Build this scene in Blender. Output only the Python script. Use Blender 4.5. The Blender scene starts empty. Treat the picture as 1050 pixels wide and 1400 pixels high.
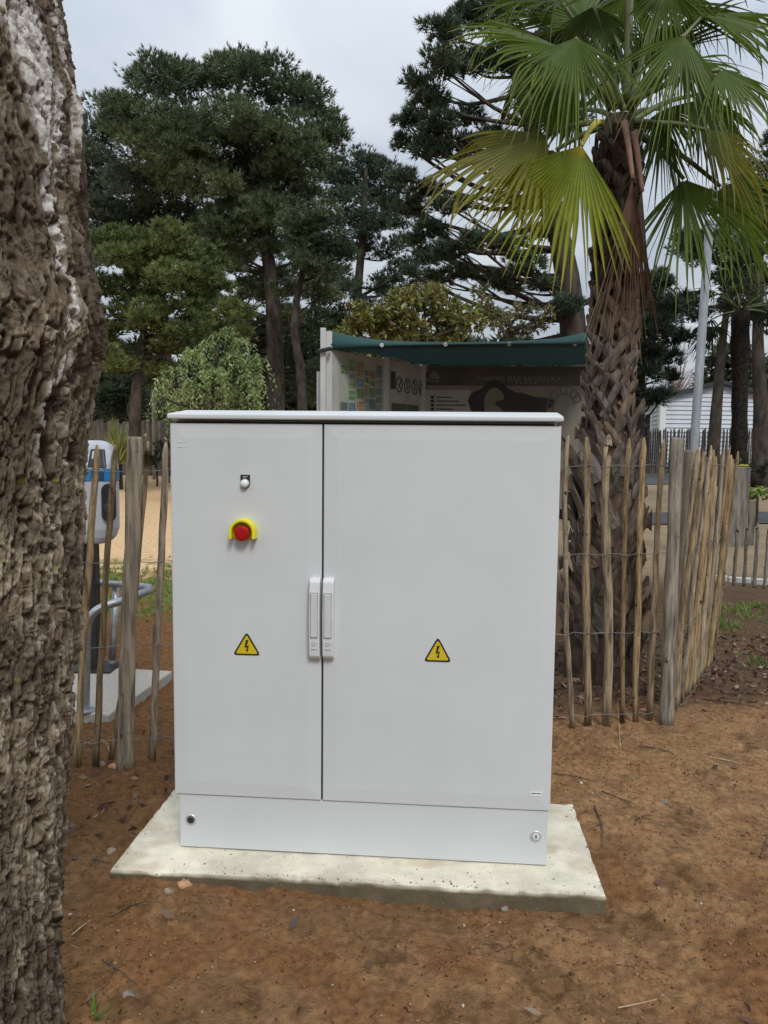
import bpy, math, random
import numpy as np
from mathutils import Vector, Matrix

random.seed(11)
rnd = random.Random(11)
NR = np.random.RandomState(5)
sc = bpy.context.scene
COL = sc.collection
R = math.radians

# ------------------------------------------------------------------ camera
CAMZ = 1.41
F_PX, PITCH, ROLL = 1050.0, R(-4.853), R(0.595)
fw = Vector((0, math.cos(PITCH), math.sin(PITCH)))
rt0 = Vector((1, 0, 0)); up0 = rt0.cross(fw)
rt = rt0 * math.cos(ROLL) + up0 * math.sin(ROLL)
up = -rt0 * math.sin(ROLL) + up0 * math.cos(ROLL)
cam = bpy.data.cameras.new('camera')
cam.sensor_fit = 'VERTICAL'; cam.sensor_height = 36; cam.sensor_width = 27
cam.lens = 36 * F_PX / 1400
cam.clip_start = 0.05; cam.clip_end = 1500
co = bpy.data.objects.new('camera', cam); COL.objects.link(co)
m = Matrix((rt, up, -fw)).transposed().to_4x4(); m.translation = (0, 0, CAMZ)
co.matrix_world = m
sc.camera = co

# ------------------------------------------------------------------ sky, sun, exposure
SUN_EL, SUN_AZ = R(46), R(163)          # azimuth clockwise from +Y
w = bpy.data.worlds.new('World'); sc.world = w; w.use_nodes = True
nt = w.node_tree; nt.nodes.clear(); N = nt.nodes.new; L = nt.links.new
out = N('ShaderNodeOutputWorld'); bg = N('ShaderNodeBackground'); L(bg.outputs[0], out.inputs[0])
bg.inputs[1].default_value = 0.1
sky = N('ShaderNodeTexSky'); sky.sky_type = 'NISHITA'; sky.sun_disc = False
sky.sun_elevation = SUN_EL; sky.sun_rotation = SUN_AZ
tc = N('ShaderNodeTexCoord'); sep = N('ShaderNodeSeparateXYZ'); L(tc.outputs['Generated'], sep.inputs[0])
zc = N('ShaderNodeMath'); zc.operation = 'MAXIMUM'; zc.inputs[1].default_value = 0.0; L(sep.outputs[2], zc.inputs[0])
den = N('ShaderNodeMath'); den.operation = 'ADD'; den.inputs[1].default_value = 0.28; L(zc.outputs[0], den.inputs[0])
dx = N('ShaderNodeMath'); dx.operation = 'DIVIDE'; L(sep.outputs[0], dx.inputs[0]); L(den.outputs[0], dx.inputs[1])
dy = N('ShaderNodeMath'); dy.operation = 'DIVIDE'; L(sep.outputs[1], dy.inputs[0]); L(den.outputs[0], dy.inputs[1])
cb = N('ShaderNodeCombineXYZ'); L(dx.outputs[0], cb.inputs[0]); L(dy.outputs[0], cb.inputs[1])
cn = N('ShaderNodeTexNoise'); cn.inputs['Scale'].default_value = 1.5; cn.inputs['Detail'].default_value = 5
cn.inputs['Roughness'].default_value = 0.52; cn.inputs['Distortion'].default_value = 0.4
L(cb.outputs[0], cn.inputs['Vector'])
cr = N('ShaderNodeValToRGB'); cr.color_ramp.elements[0].position = 0.36; cr.color_ramp.elements[1].position = 0.66
cr.color_ramp.elements[0].color = (0.53, 0.60, 0.70, 1); cr.color_ramp.elements[1].color = (0.88, 0.925, 0.97, 1)
L(cn.outputs['Fac'], cr.inputs[0])
# overcast luminance distribution: (1 + 2 sin elevation) / 3
g1 = N('ShaderNodeMath'); g1.operation = 'MULTIPLY_ADD'; g1.inputs[1].default_value = 9.9; g1.inputs[2].default_value = 4.5
L(zc.outputs[0], g1.inputs[0])
sca = N('ShaderNodeVectorMath'); sca.operation = 'SCALE'; L(cr.outputs[0], sca.inputs[0]); L(g1.outputs[0], sca.inputs['Scale'])
mx = N('ShaderNodeMix'); mx.data_type = 'RGBA'; mx.inputs['Factor'].default_value = 0.9
L(sky.outputs[0], mx.inputs['A']); L(sca.outputs[0], mx.inputs['B']); L(mx.outputs['Result'], bg.inputs[0])

sl = bpy.data.lights.new('sun', 'SUN'); sl.energy = 1.5; sl.angle = R(16); sl.color = (1.0, 0.985, 0.96)
so = bpy.data.objects.new('sun', sl); COL.objects.link(so)
sd = Vector((math.sin(SUN_AZ) * math.cos(SUN_EL), math.cos(SUN_AZ) * math.cos(SUN_EL), math.sin(SUN_EL)))
so.rotation_euler = sd.to_track_quat('Z', 'Y').to_euler(); so.location = (0, -5, 12)

vs = sc.view_settings
vs.view_transform = 'Standard'; vs.look = 'None'; vs.gamma = 1; vs.use_curve_mapping = False
vs.exposure = 0.3
sc.render.engine = 'CYCLES'
sc.cycles.use_denoising = True; sc.cycles.denoiser = 'OPENIMAGEDENOISE'; sc.cycles.denoising_input_passes = 'RGB_ALBEDO_NORMAL'; sc.cycles.denoising_prefilter = 'NONE'
sc.cycles.max_bounces = 6; sc.cycles.diffuse_bounces = 3; sc.cycles.transparent_max_bounces = 4

# ------------------------------------------------------------------ helpers
CAMP = Vector((0, 0, CAMZ))
def ray(px, py): return fw * F_PX + rt * (px - 525) + up * (700 - py)
def P(px, py, Y):
    d = ray(px, py); return CAMP + d * (Y / d.y)
def G(px, py, z=0.0):
    d = ray(px, py); return CAMP + d * ((z - CAMZ) / d.z)
def onplane(px, py, A, B):
    A = Vector(A); B = Vector(B); n = Vector((-(B - A).y, (B - A).x, 0)); d = ray(px, py)
    return CAMP + d * ((A - CAMP).dot(n) / d.dot(n))

def _h(ix, iy, s):
    h = (ix * 374761393 + iy * 668265263 + s * 1442695041) & 0xffffffff
    h = ((h ^ (h >> 13)) * 1274126177) & 0xffffffff
    h = ((h ^ (h >> 15)) * 2246822519) & 0xffffffff
    return ((h ^ (h >> 16)) & 0xffffffff) / 4294967296.0
def vn(x, y, s=0):
    x = np.asarray(x, float); y = np.asarray(y, float)
    ix = np.floor(x).astype(np.int64); iy = np.floor(y).astype(np.int64)
    fx = x - ix; fy = y - iy
    fx = fx * fx * fx * (fx * (fx * 6 - 15) + 10); fy = fy * fy * fy * (fy * (fy * 6 - 15) + 10)
    a = _h(ix, iy, s); b = _h(ix + 1, iy, s); c = _h(ix, iy + 1, s); d = _h(ix + 1, iy + 1, s)
    return (a + (b - a) * fx) * (1 - fy) + (c + (d - c) * fx) * fy
def fbm(x, y, o=4, s=0, g=0.5):
    r = 0; a = 1; t = 0
    for i in range(o):
        r = r + a * vn(x * 2 ** i + 17.3 * i, y * 2 ** i - 9.1 * i, s + i); t += a; a *= g
    return r / t
def worley(x, y, s=0):
    ix = np.floor(x).astype(np.int64); iy = np.floor(y).astype(np.int64)
    f1 = np.full(x.shape, 9.0); f2 = np.full(x.shape, 9.0); cid = np.zeros(x.shape)
    for i in (-1, 0, 1):
        for j in (-1, 0, 1):
            a = ix + i; b = iy + j
            px = a + _h(a, b, s); py = b + _h(a, b, s + 77); d = np.hypot(px - x, py - y)
            near = d < f1
            f2 = np.where(near, f1, np.minimum(f2, d)); cid = np.where(near, _h(a, b, s + 5), cid); f1 = np.where(near, d, f1)
    return f1, f2, cid
def sst(a, b, x):
    t = np.clip((x - a) / (b - a), 0, 1); return t * t * (3 - 2 * t)

ORG = {}
def tag(o, label=None, cat=None, group=None, kind=None):
    if label: o['label'] = label
    if cat: o['category'] = cat
    if group: o['group'] = group
    if kind: o['kind'] = kind
    return o
def empty(name, loc, label, cat, group=None, rz=0):
    o = bpy.data.objects.new(name, None); COL.objects.link(o); o.location = loc; o.rotation_euler = (0, 0, rz)
    o.empty_display_size = 0.1
    ORG[o.name] = Vector((0, 0, 0)) if rz else Vector(loc)
    return tag(o, label, cat, group)
def link(name, me, mat, parent=None):
    if mat and not me.materials: me.materials.append(mat)
    o = bpy.data.objects.new(name, me); COL.objects.link(o)
    if parent: o.parent = parent
    ORG[o.name] = ORG.get(parent.name, Vector((0, 0, 0))) if parent else Vector((0, 0, 0))
    return o
def np_mesh(name, V, Fc, mat, parent=None, smooth=False, col=None):
    V = np.asarray(V, np.float32).reshape(-1, 3).copy(); Fc = np.asarray(Fc, np.int32); k = Fc.shape[1]
    if parent: V -= np.array(ORG.get(parent.name, (0, 0, 0)), np.float32)
    me = bpy.data.meshes.new(name)
    me.vertices.add(len(V)); me.vertices.foreach_set('co', V.ravel())
    me.loops.add(Fc.size); me.loops.foreach_set('vertex_index', Fc.ravel())
    me.polygons.add(len(Fc)); me.polygons.foreach_set('loop_start', np.arange(0, Fc.size, k, dtype=np.int32))
    if smooth: me.polygons.foreach_set('use_smooth', np.ones(len(Fc), bool))
    me.update(calc_edges=True)
    if col is not None:
        c = np.ones((len(V), 4), np.float32); c[:, :3] = col
        me.attributes.new('col', 'FLOAT_COLOR', 'POINT').data.foreach_set('color', c.ravel())
    return link(name, me, mat, parent)

class MB:
    def __init__(s): s.v = []; s.f = []
    def add(s, v, f):
        b = len(s.v); s.v += [tuple(p) for p in v]; s.f += [[i + b for i in q] for q in f]; return s
    def box(s, x0, x1, y0, y1, z0, z1):
        return s.add([(x0, y0, z0), (x1, y0, z0), (x1, y1, z0), (x0, y1, z0), (x0, y0, z1), (x1, y0, z1), (x1, y1, z1), (x0, y1, z1)],
              [(0, 3, 2, 1), (4, 5, 6, 7), (0, 1, 5, 4), (1, 2, 6, 5), (2, 3, 7, 6), (3, 0, 4, 7)])
    def bar(s, a, b, wx, wy, side=None):
        a = Vector(a); b = Vector(b); d = (b - a).normalized()
        u = Vector(side) if side else (d.cross(Vector((0, 0, 1))) if abs(d.z) < .95 else Vector((1, 0, 0)))
        u = (u - d * u.dot(d)).normalized(); t = d.cross(u)
        c = [(-1, -1), (1, -1), (1, 1), (-1, 1)]
        v = [p + u * i * wx / 2 + t * j * wy / 2 for p in (a, b) for i, j in c]
        return s.add(v, [(0, 3, 2, 1), (4, 5, 6, 7), (0, 1, 5, 4), (1, 2, 6, 5), (2, 3, 7, 6), (3, 0, 4, 7)])
    def tube(s, pts, rad, n=8, jit=0.0, flat=1.0, spin=0.0, r_=rnd):
        pts = [Vector(p) for p in pts]
        if not hasattr(rad, '__len__'): rad = [rad] * len(pts)
        v = []; f = []; u = None
        j0 = [1 + r_.uniform(-jit, jit) for _ in range(n)]
        for i, p in enumerate(pts):
            d = (pts[min(i + 1, len(pts) - 1)] - pts[max(i - 1, 0)]).normalized()
            if u is None:
                u = d.cross(Vector((0.3, 1, 0.1)));
                if u.length < .1: u = d.cross(Vector((1, 0, 0)))
            u = (u - d * u.dot(d)).normalized(); t = d.cross(u)
            for k in range(n):
                a = 2 * math.pi * k / n + spin; q = rad[i] * j0[k] * (1 + r_.uniform(-jit, jit) * .35)
                v.append(p + u * math.cos(a) * q + t * math.sin(a) * q * flat)
        for i in range(len(pts) - 1):
            for k in range(n):
                k2 = (k + 1) % n; f.append((i * n + k, i * n + k2, i * n + n + k2, i * n + n + k))
        f.append(tuple(range(n - 1, -1, -1))); f.append(tuple((len(pts) - 1) * n + k for k in range(n)))
        return s.add(v, f)
    def prism(s, poly, O, U, V_, D, depth):
        O = Vector(O); U = Vector(U); V_ = Vector(V_); D = Vector(D); n = len(poly)
        a = [O + U * x + V_ * y for x, y in poly]; b = [p + D * depth for p in a]
        return s.add(a + b, [tuple(range(n)), tuple(range(2 * n - 1, n - 1, -1))] + [(i, i + n, (i + 1) % n + n, (i + 1) % n) for i in range(n)])
    def lathe(s, prof, O, A, n=24):      # prof: (radius, height along A)
        O = Vector(O); A = Vector(A).normalized(); u = A.cross(Vector((0, 0, 1)))
        if u.length < .1: u = Vector((1, 0, 0))
        u.normalize(); t = A.cross(u); v = []; f = []
        for r, h in prof:
            for k in range(n):
                a = 2 * math.pi * k / n; v.append(O + A * h + (u * math.cos(a) + t * math.sin(a)) * r)
        for i in range(len(prof) - 1):
            for k in range(n):
                k2 = (k + 1) % n; f.append((i * n + k, i * n + k2, i * n + n + k2, i * n + n + k))
        f.append(tuple(range(n - 1, -1, -1))); f.append(tuple((len(prof) - 1) * n + k for k in range(n)))
        return s.add(v, f)
    def build(s, name, mat, parent=None, smooth=False, bevel=0, seg=2):
        o_ = ORG.get(parent.name, Vector((0, 0, 0))) if parent else Vector((0, 0, 0))
        me = bpy.data.meshes.new(name)
        me.from_pydata([tuple(Vector(p) - o_) for p in s.v], [], s.f); me.update()
        import bmesh
        bm = bmesh.new(); bm.from_mesh(me); bmesh.ops.recalc_face_normals(bm, faces=bm.faces); bm.to_mesh(me); bm.free()
        if smooth: me.polygons.foreach_set('use_smooth', np.ones(len(me.polygons), bool))
        o = link(name, me, mat, parent)
        if bevel:
            b = o.modifiers.new('bevel', 'BEVEL'); b.width = bevel; b.segments = seg; b.limit_method = 'ANGLE'; b.angle_limit = R(35); b.harden_normals = False
        return o

def text_mesh(name, body, size, O, U, V_, mat, parent, align='LEFT', thick=0.001):
    cu = bpy.data.curves.new(name, 'FONT'); cu.body = body; cu.size = size; cu.align_x = align; cu.extrude = thick; cu.offset = size * .018
    t = bpy.data.objects.new(name, cu); COL.objects.link(t)
    me = bpy.data.meshes.new_from_object(t.evaluated_get(bpy.context.evaluated_depsgraph_get()))
    COL.objects.unlink(t); bpy.data.objects.remove(t)
    U = Vector(U).normalized(); V_ = Vector(V_).normalized(); W = U.cross(V_)
    M = Matrix((U, V_, W)).transposed().to_4x4(); M.translation = Vector(O) - ORG.get(parent.name, Vector((0, 0, 0)))
    me.transform(M); me.name = name
    return link(name, me, mat, parent)

# ------------------------------------------------------------------ materials
def mat(name, c1, c2=None, rough=.6, scale=8, stretch=(1, 1, 1), detail=5, bump=0, bscale=None, attr=False, trans=0.0, objrand=0, spec=.5, metal=0, lo=.35, hi=.65, specks=None, specks2=None):
    m = bpy.data.materials.new(name); m.use_nodes = True
    t = m.node_tree; b = t.nodes['Principled BSDF']; N = t.nodes.new; L = t.links.new
    b.inputs['Roughness'].default_value = rough; b.inputs['Specular IOR Level'].default_value = spec; b.inputs['Metallic'].default_value = metal
    c2 = c2 or c1
    tc = N('ShaderNodeTexCoord'); mp = N('ShaderNodeMapping'); mp.inputs['Scale'].default_value = stretch; L(tc.outputs['Object'], mp.inputs[0])
    vec = mp.outputs[0]
    if objrand:
        oi = N('ShaderNodeObjectInfo'); ad = N('ShaderNodeVectorMath'); ad.operation = 'ADD'
        ml = N('ShaderNodeMath'); ml.operation = 'MULTIPLY'; ml.inputs[1].default_value = 37.0; L(oi.outputs['Random'], ml.inputs[0])
        L(vec, ad.inputs[0]); L(ml.outputs[0], ad.inputs[1]); vec = ad.outputs[0]
    nz = N('ShaderNodeTexNoise'); nz.inputs['Scale'].default_value = scale; nz.inputs['Detail'].default_value = detail; nz.inputs['Roughness'].default_value = .6
    L(vec, nz.inputs['Vector'])
    rp = N('ShaderNodeValToRGB'); rp.color_ramp.elements[0].position = lo; rp.color_ramp.elements[1].position = hi
    rp.color_ramp.elements[0].color = (*c1, 1); rp.color_ramp.elements[1].color = (*c2, 1); L(nz.outputs['Fac'], rp.inputs[0])
    colr = rp.outputs[0]
    if attr:
        at = N('ShaderNodeAttribute'); at.attribute_name = 'col'
        mm = N('ShaderNodeMix'); mm.data_type = 'RGBA'; mm.blend_type = 'MULTIPLY'; mm.inputs['Factor'].default_value = 1
        L(at.outputs['Color'], mm.inputs['A']); L(colr, mm.inputs['B']); colr = mm.outputs['Result']
    if objrand:
        hs = N('ShaderNodeHueSaturation'); mr = N('ShaderNodeMapRange'); mr.inputs['To Min'].default_value = 1 - objrand; mr.inputs['To Max'].default_value = 1 + objrand
        L(oi.outputs['Random'], mr.inputs['Value']); L(mr.outputs[0], hs.inputs['Value'])
        ms = N('ShaderNodeMapRange'); ms.inputs['To Min'].default_value = 1.15; ms.inputs['To Max'].default_value = 0.6
        fr = N('ShaderNodeMath'); fr.operation = 'FRACT'; m7 = N('ShaderNodeMath'); m7.operation = 'MULTIPLY'; m7.inputs[1].default_value = 7.31
        L(oi.outputs['Random'], m7.inputs[0]); L(m7.outputs[0], fr.inputs[0]); L(fr.outputs[0], ms.inputs['Value']); L(ms.outputs[0], hs.inputs['Saturation'])
        L(colr, hs.inputs['Color']); colr = hs.outputs[0]
    for specks in [q for q in (specks, specks2) if q]:
        v = N('ShaderNodeTexNoise'); v.inputs['Scale'].default_value = specks[0]; v.inputs['Detail'].default_value = 3; L(tc.outputs['Object'], v.inputs['Vector'])
        sr = N('ShaderNodeValToRGB'); sr.color_ramp.elements[0].position = specks[1]; sr.color_ramp.elements[1].position = specks[1] + .06
        L(v.outputs['Fac'], sr.inputs[0]); mm = N('ShaderNodeMix'); mm.data_type = 'RGBA'; L(sr.outputs[0], mm.inputs['Factor']); L(colr, mm.inputs['A'])
        mm.inputs['B'].default_value = (*specks[2], 1); colr = mm.outputs['Result']
    L(colr, b.inputs['Base Color'])
    if bump:
        n2 = N('ShaderNodeTexNoise'); n2.inputs['Scale'].default_value = bscale or scale * 3; n2.inputs['Detail'].default_value = 6; n2.inputs['Roughness'].default_value = .65
        L(vec, n2.inputs['Vector']); bp = N('ShaderNodeBump'); bp.inputs['Distance'].default_value = bump; bp.inputs['Strength'].default_value = 1
        L(n2.outputs['Fac'], bp.inputs['Height']); L(bp.outputs[0], b.inputs['Normal'])
    if trans:
        tr = N('ShaderNodeBsdfTranslucent'); L(colr, tr.inputs['Color']); ms = N('ShaderNodeMixShader'); ms.inputs[0].default_value = trans
        L(b.outputs[0], ms.inputs[1]); L(tr.outputs[0], ms.inputs[2]); L(ms.outputs[0], t.nodes['Material Output'].inputs[0])
    return m

W1 = (1, 1, 1)
M = {}
M['ground'] = mat('ground_soil', (.72, .71, .70), (1.22, 1.23, 1.24), rough=.95, scale=38, detail=12, bump=.010, bscale=110, attr=True, spec=.15, specks=(170, .735, (.44, .35, .25)), specks2=(62, .635, (.07, .038, .018)))
M['bark'] = mat('pine_bark', (.7, .68, .66), (1.25, 1.25, 1.25), rough=.95, scale=90, stretch=(1, 1, .6), detail=6, bump=.004, bscale=160, attr=True, spec=.15)
M['grey_paint'] = mat('light_grey_polyester', (.575, .60, .605), (.605, .63, .635), rough=.42, scale=3, detail=4, spec=.4, bump=.0003, bscale=300)
M['lid_paint'] = mat('lid_polyester', (.58, .60, .61), (.61, .63, .64), rough=.38, scale=3, spec=.45)
M['handle'] = mat('handle_plastic', (.62, .63, .63), (.66, .67, .67), rough=.45, scale=20)
M['handle_grey'] = mat('handle_paddle_plastic', (.55, .57, .58), (.59, .61, .62), rough=.4, scale=20)
M['gap_grey'] = mat('gap_grey', (.26, .27, .28), (.30, .31, .32), rough=.6, scale=20)
M['black'] = mat('black_plastic', (.012, .012, .013), (.02, .02, .02), rough=.45, scale=20)
M['gasket'] = mat('dark_gasket', (.01, .01, .011), (.015, .015, .015), rough=.8, scale=20)
M['yellow'] = mat('yellow_plastic', (.75, .68, .01), (.8, .72, .015), rough=.4, scale=10)
M['sign_yellow'] = mat('sign_yellow', (.58, .44, .01), (.62, .47, .012), rough=.5, scale=10)
M['red'] = mat('red_plastic', (.36, .004, .005), (.42, .007, .007), rough=.55, scale=10, spec=.25)
M['white'] = mat('white_plastic', (.78, .78, .78), (.82, .82, .82), rough=.35, scale=10)
M['white_print'] = mat('white_print', (.6, .6, .58), (.68, .68, .66), rough=.6, scale=10)
M['metal'] = mat('galvanised_steel', (.34, .36, .38), (.48, .5, .52), rough=.42, scale=30, metal=.7, bump=.0005, bscale=80)
M['lamp_grey'] = mat('grey_lamp_paint', (.16, .18, .19), (.25, .27, .28), rough=.55, scale=9, stretch=(1, 1, .4))
M['lock'] = mat('lock_steel', (.6, .6, .6), (.7, .7, .7), rough=.35, scale=30, metal=.6)
M['wire'] = mat('fence_wire', (.16, .15, .14), (.26, .25, .24), rough=.5, scale=40, metal=.5)
M['concrete'] = mat('slab_concrete', (.53, .49, .395), (.77, .72, .575), rough=.92, scale=7, detail=9, bump=.0025, bscale=90, spec=.2, attr=True, specks=(75, .68, (.2, .17, .12)), specks2=(160, .68, (.34, .30, .22)))
M['pad'] = mat('pad_concrete', (.34, .31, .27), (.46, .43, .38), rough=.92, scale=60, detail=6, bump=.002, bscale=160, specks=(120, .66, (.2, .18, .15)))
M['picket'] = mat('split_chestnut', (.10, .072, .042), (.37, .275, .165), rough=.85, scale=16, stretch=(4, 4, .45), detail=10, bump=.0035, bscale=30, objrand=.3, lo=.34, hi=.6, spec=.2, specks=(28, .66, (.05, .038, .028)))
M['post'] = mat('weathered_post', (.10, .085, .066), (.35, .30, .23), rough=.88, scale=14, stretch=(4, 4, .35), detail=11, bump=.006, bscale=30, objrand=.12, lo=.34, hi=.64, spec=.2, specks=(16, .67, (.06, .047, .036)))
M['old_wood'] = mat('grey_old_wood', (.10, .085, .065), (.24, .205, .165), rough=.9, scale=10, stretch=(3, 3, .4), detail=7, bump=.003, bscale=22, objrand=.2, spec=.2)
M['far_wood'] = mat('dark_far_wood', (.05, .042, .036), (.13, .115, .1), rough=.9, scale=8, stretch=(2, 2, .4), objrand=.25, spec=.2)
M['leafbase'] = mat('palm_leaf_base', (.055, .038, .028), (.20, .155, .115), rough=.85, scale=16, stretch=(2.5, 1, .6), detail=7, bump=.004, bscale=40, objrand=.25, spec=.2, lo=.3, hi=.68)
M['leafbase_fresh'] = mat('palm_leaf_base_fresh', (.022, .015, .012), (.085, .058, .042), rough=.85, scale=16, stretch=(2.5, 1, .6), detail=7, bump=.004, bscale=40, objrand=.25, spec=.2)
M['palmtrunk'] = mat('palm_trunk_fibre', (.035, .024, .018), (.10, .075, .055), rough=.95, scale=20, stretch=(1, 1, .4), bump=.006, bscale=60, spec=.1)
M['shaggy'] = mat('shaggy_dark_fibre', (.012, .010, .008), (.035, .028, .022), rough=.95, scale=14, bump=.02, bscale=30, spec=.1)
M['frond'] = mat('palm_frond', (.85, .85, .85), (1.1, 1.1, 1.1), rough=.42, scale=12, attr=True, trans=.36, spec=.22)
M['deadfrond'] = mat('dead_palm_frond', (.8, .8, .8), (1.15, 1.15, 1.15), rough=.7, scale=14, attr=True, trans=.1, spec=.25)
M['petiole'] = mat('petiole_yellow', (.36, .33, .03), (.48, .42, .05), rough=.45, scale=8)
M['petiole_dead'] = mat('petiole_brown', (.20, .10, .07), (.27, .14, .10), rough=.6, scale=8)
M['petiole_green'] = mat('petiole_green', (.06, .075, .02), (.11, .13, .03), rough=.5, scale=8)
M['needles'] = mat('pine_needles', (.75, .75, .75), (1.2, 1.2, 1.2), rough=.6, scale=1.2, attr=True, trans=.15, spec=.3)
M['leaves'] = mat('broad_leaves', (.8, .8, .8), (1.2, 1.2, 1.2), rough=.5, scale=2, attr=True, trans=.25, spec=.35)
M['branch'] = mat('pine_branch_bark', (.028, .023, .019), (.085, .07, .058), rough=.95, scale=7, stretch=(1, 1, .4), bump=.02, bscale=14, spec=.1)
M['shade'] = mat('green_shade_cloth', (.028, .068, .068), (.040, .088, .088), rough=.9, scale=60, trans=.12, spec=.2)
M['alu'] = mat('white_post_paint', (.42, .42, .41), (.56, .56, .55), rough=.5, scale=5, stretch=(1, 1, .3))
M['board_white'] = mat('board_white', (.38, .38, .36), (.47, .47, .44), rough=.5, scale=4)
M['board_cream'] = mat('board_cream', (.17, .155, .12), (.25, .225, .17), rough=.5, scale=2.5)
M['board_header'] = mat('board_header', (.055, .05, .03), (.085, .075, .045), rough=.5, scale=3)
M['map'] = mat('map_print', (.9, .9, .9), (1.05, 1.05, 1.05), rough=.5, scale=6, attr=True)
M['icon'] = mat('icon_black', (.02, .02, .02), (.03, .03, .03), rough=.5)
M['print_dark'] = mat('print_dark', (.012, .010, .009), (.03, .022, .018), rough=.5, scale=6)
M['print_grey'] = mat('print_grey', (.17, .16, .13), (.22, .2, .16), rough=.5, scale=6)
M['siding'] = mat('white_siding', (.52, .55, .60), (.58, .61, .66), rough=.5, scale=2)
M['roofdark'] = mat('dark_roof_edge', (.02, .022, .025), (.03, .032, .035), rough=.6)
M['terracotta'] = mat('terracotta_tiles', (.36, .22, .16), (.55, .37, .28), rough=.85, scale=14)
M['render'] = mat('cream_render', (.6, .56, .5), (.66, .62, .56), rough=.9, scale=3)
M['glass'] = mat('window_glass', (.03, .035, .04), (.05, .055, .06), rough=.08, scale=1)
M['asphalt'] = mat('asphalt', (.045, .046, .05), (.075, .076, .08), rough=.9, scale=30, bump=.003, bscale=120)
M['blue'] = mat('blue_band', (.02, .20, .48), (.025, .23, .53), rough=.35, scale=8)
M['navy'] = mat('navy_label', (.015, .05, .12), (.02, .06, .14), rough=.35)
M['station'] = mat('station_white', (.44, .46, .49), (.50, .52, .55), rough=.32, scale=5)
M['station_grey'] = mat('station_display', (.022, .025, .03), (.04, .043, .048), rough=.3)
M['stone'] = mat('field_stone', (.13, .09, .06), (.30, .23, .165), rough=.9, scale=25, bump=.003, bscale=60, objrand=.2)
M['stone_tan'] = mat('orange_stone', (.36, .18, .09), (.5, .30, .17), rough=.9, scale=25, bump=.003, bscale=60)
M['gravel'] = mat('gravel_chips', (.8, .8, .8), (1.1, 1.1, 1.1), rough=.9, scale=40, attr=True, spec=.2)
M['twig'] = mat('dry_twig', (.05, .035, .025), (.14, .10, .07), rough=.9, scale=30, objrand=.3)
M['straw'] = mat('pale_straw', (.36, .27, .16), (.5, .40, .26), rough=.9, scale=30)
M['kerbwhite'] = mat('white_edging', (.55, .54, .52), (.68, .67, .65), rough=.9, scale=12, bump=.004, bscale=30)

# ------------------------------------------------------------------ ground
CAB = Vector((-0.69663, 2.49792, 0)); CROT = R(-4.536)
SLAB_TOP = 0.046; DOOR_Z0, DOOR_Z1 = 0.236, 1.480
CM = Matrix.Translation(CAB) @ Matrix.Rotation(CROT, 4, 'Z')
def cabw(x, y, z): return CM @ Vector((x, y, z))
def terrain(x, y):
    x = np.asarray(x, float); y = np.asarray(y, float)
    r = np.clip(np.hypot(x, y) - 9, 0, 34)
    return .035 * r
def ground_z(x, y):
    x = np.asarray(x, float); y = np.asarray(y, float)
    z = terrain(x, y)
    d = np.hypot(x, y)
    near = 1 - sst(6, 14, d)
    q = .045 * (fbm(x * .8, y * .8, 3, 3) - .5) + .034 * (fbm(x * 4.1, y * 4.1, 3, 9) - .5) + (.010 + .020 * sst(.46, .62, fbm(x * 1.9, y * 1.9, 3, 27))) * (fbm(x * 15, y * 15, 4, 21) - .5) + (.006 + .020 * sst(.46, .60, fbm(x * 3.1, y * 3.1, 3, 29))) * (fbm(x * 44, y * 44, 2, 33) - .5)
    # scuffed clods
    f1, f2, cid = worley(x * 18 + 2 * fbm(x * 9, y * 9, 2, 4), y * 18, 8)
    q = q + .009 * sst(.55, .1, f1) * (cid > .7) * sst(.42, .6, fbm(x * 2, y * 2, 3, 51))
    z = z + q * near
    # under and round the slab
    lx = (x - CAB.x) * math.cos(-CROT) - (y - CAB.y) * math.sin(-CROT); ly = (x - CAB.x) * math.sin(-CROT) + (y - CAB.y) * math.cos(-CROT)
    dd = np.maximum(np.abs(lx - .621) - .787, np.abs(ly - .170) - .311)
    front = sst(.45, .0, np.abs(dd)) * sst(.1, -.1, ly)
    z = z + front * (.008 - .030 * sst(.0, 1.3, lx)) - .06 * sst(-.01, -.05, dd) + .012 * sst(1.2, 1.6, lx) * sst(.3, .0, np.abs(dd))
    back = sst(.22, .40, ly) * sst(.5, .0, np.abs(dd)); z = z + .022 * back
    return z
def gz(x, y): return float(ground_z(np.array([x]), np.array([y]))[0])

ys = [0.35]
while ys[-1] < 420:
    y = ys[-1]; ys.append(y + (max(.0075, .0075 * (y / 2.3) ** 1.75) if y < 9 else .08 * (y / 9) ** 1.9))
ys = np.array([-30, -8, -3, -1, 0] + ys)
xs = [0.0]
while xs[-1] < 420:
    x = xs[-1]; xs.append(x + (.0100 if x < 1.75 else .0100 * (x / 1.75) ** 2.2 if x < 12 else .72 * (x / 12) ** 1.8))
xs = np.array(xs); xs = np.concatenate([-xs[:0:-1], xs])
X, Y = np.meshgrid(xs, ys)
Z = ground_z(X, Y)
soil = np.array((.202, .100, .041)); dark = np.array((.10, .050, .021)); light = np.array((.345, .205, .10)); litter = np.array((.082, .052, .034))
sand = np.array((.66, .45, .25)); grass = np.array((.13, .15, .035)); far = np.array((.27, .22, .15)); moss = np.array((.13, .13, .02))
def lerp(a, b, t): return a + (b - a) * t[..., None]
n1 = fbm(X * 1.3, Y * 1.3, 4, 61); n2 = fbm(X * 5, Y * 5, 4, 62); n3 = fbm(X * .5, Y * .5, 3, 63); n4 = fbm(X * 22, Y * 22, 3, 64)
Cg = lerp(np.broadcast_to(soil, X.shape + (3,)), light, sst(.42, .62, .5 * n1 + .5 * n2) * .55)
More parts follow.
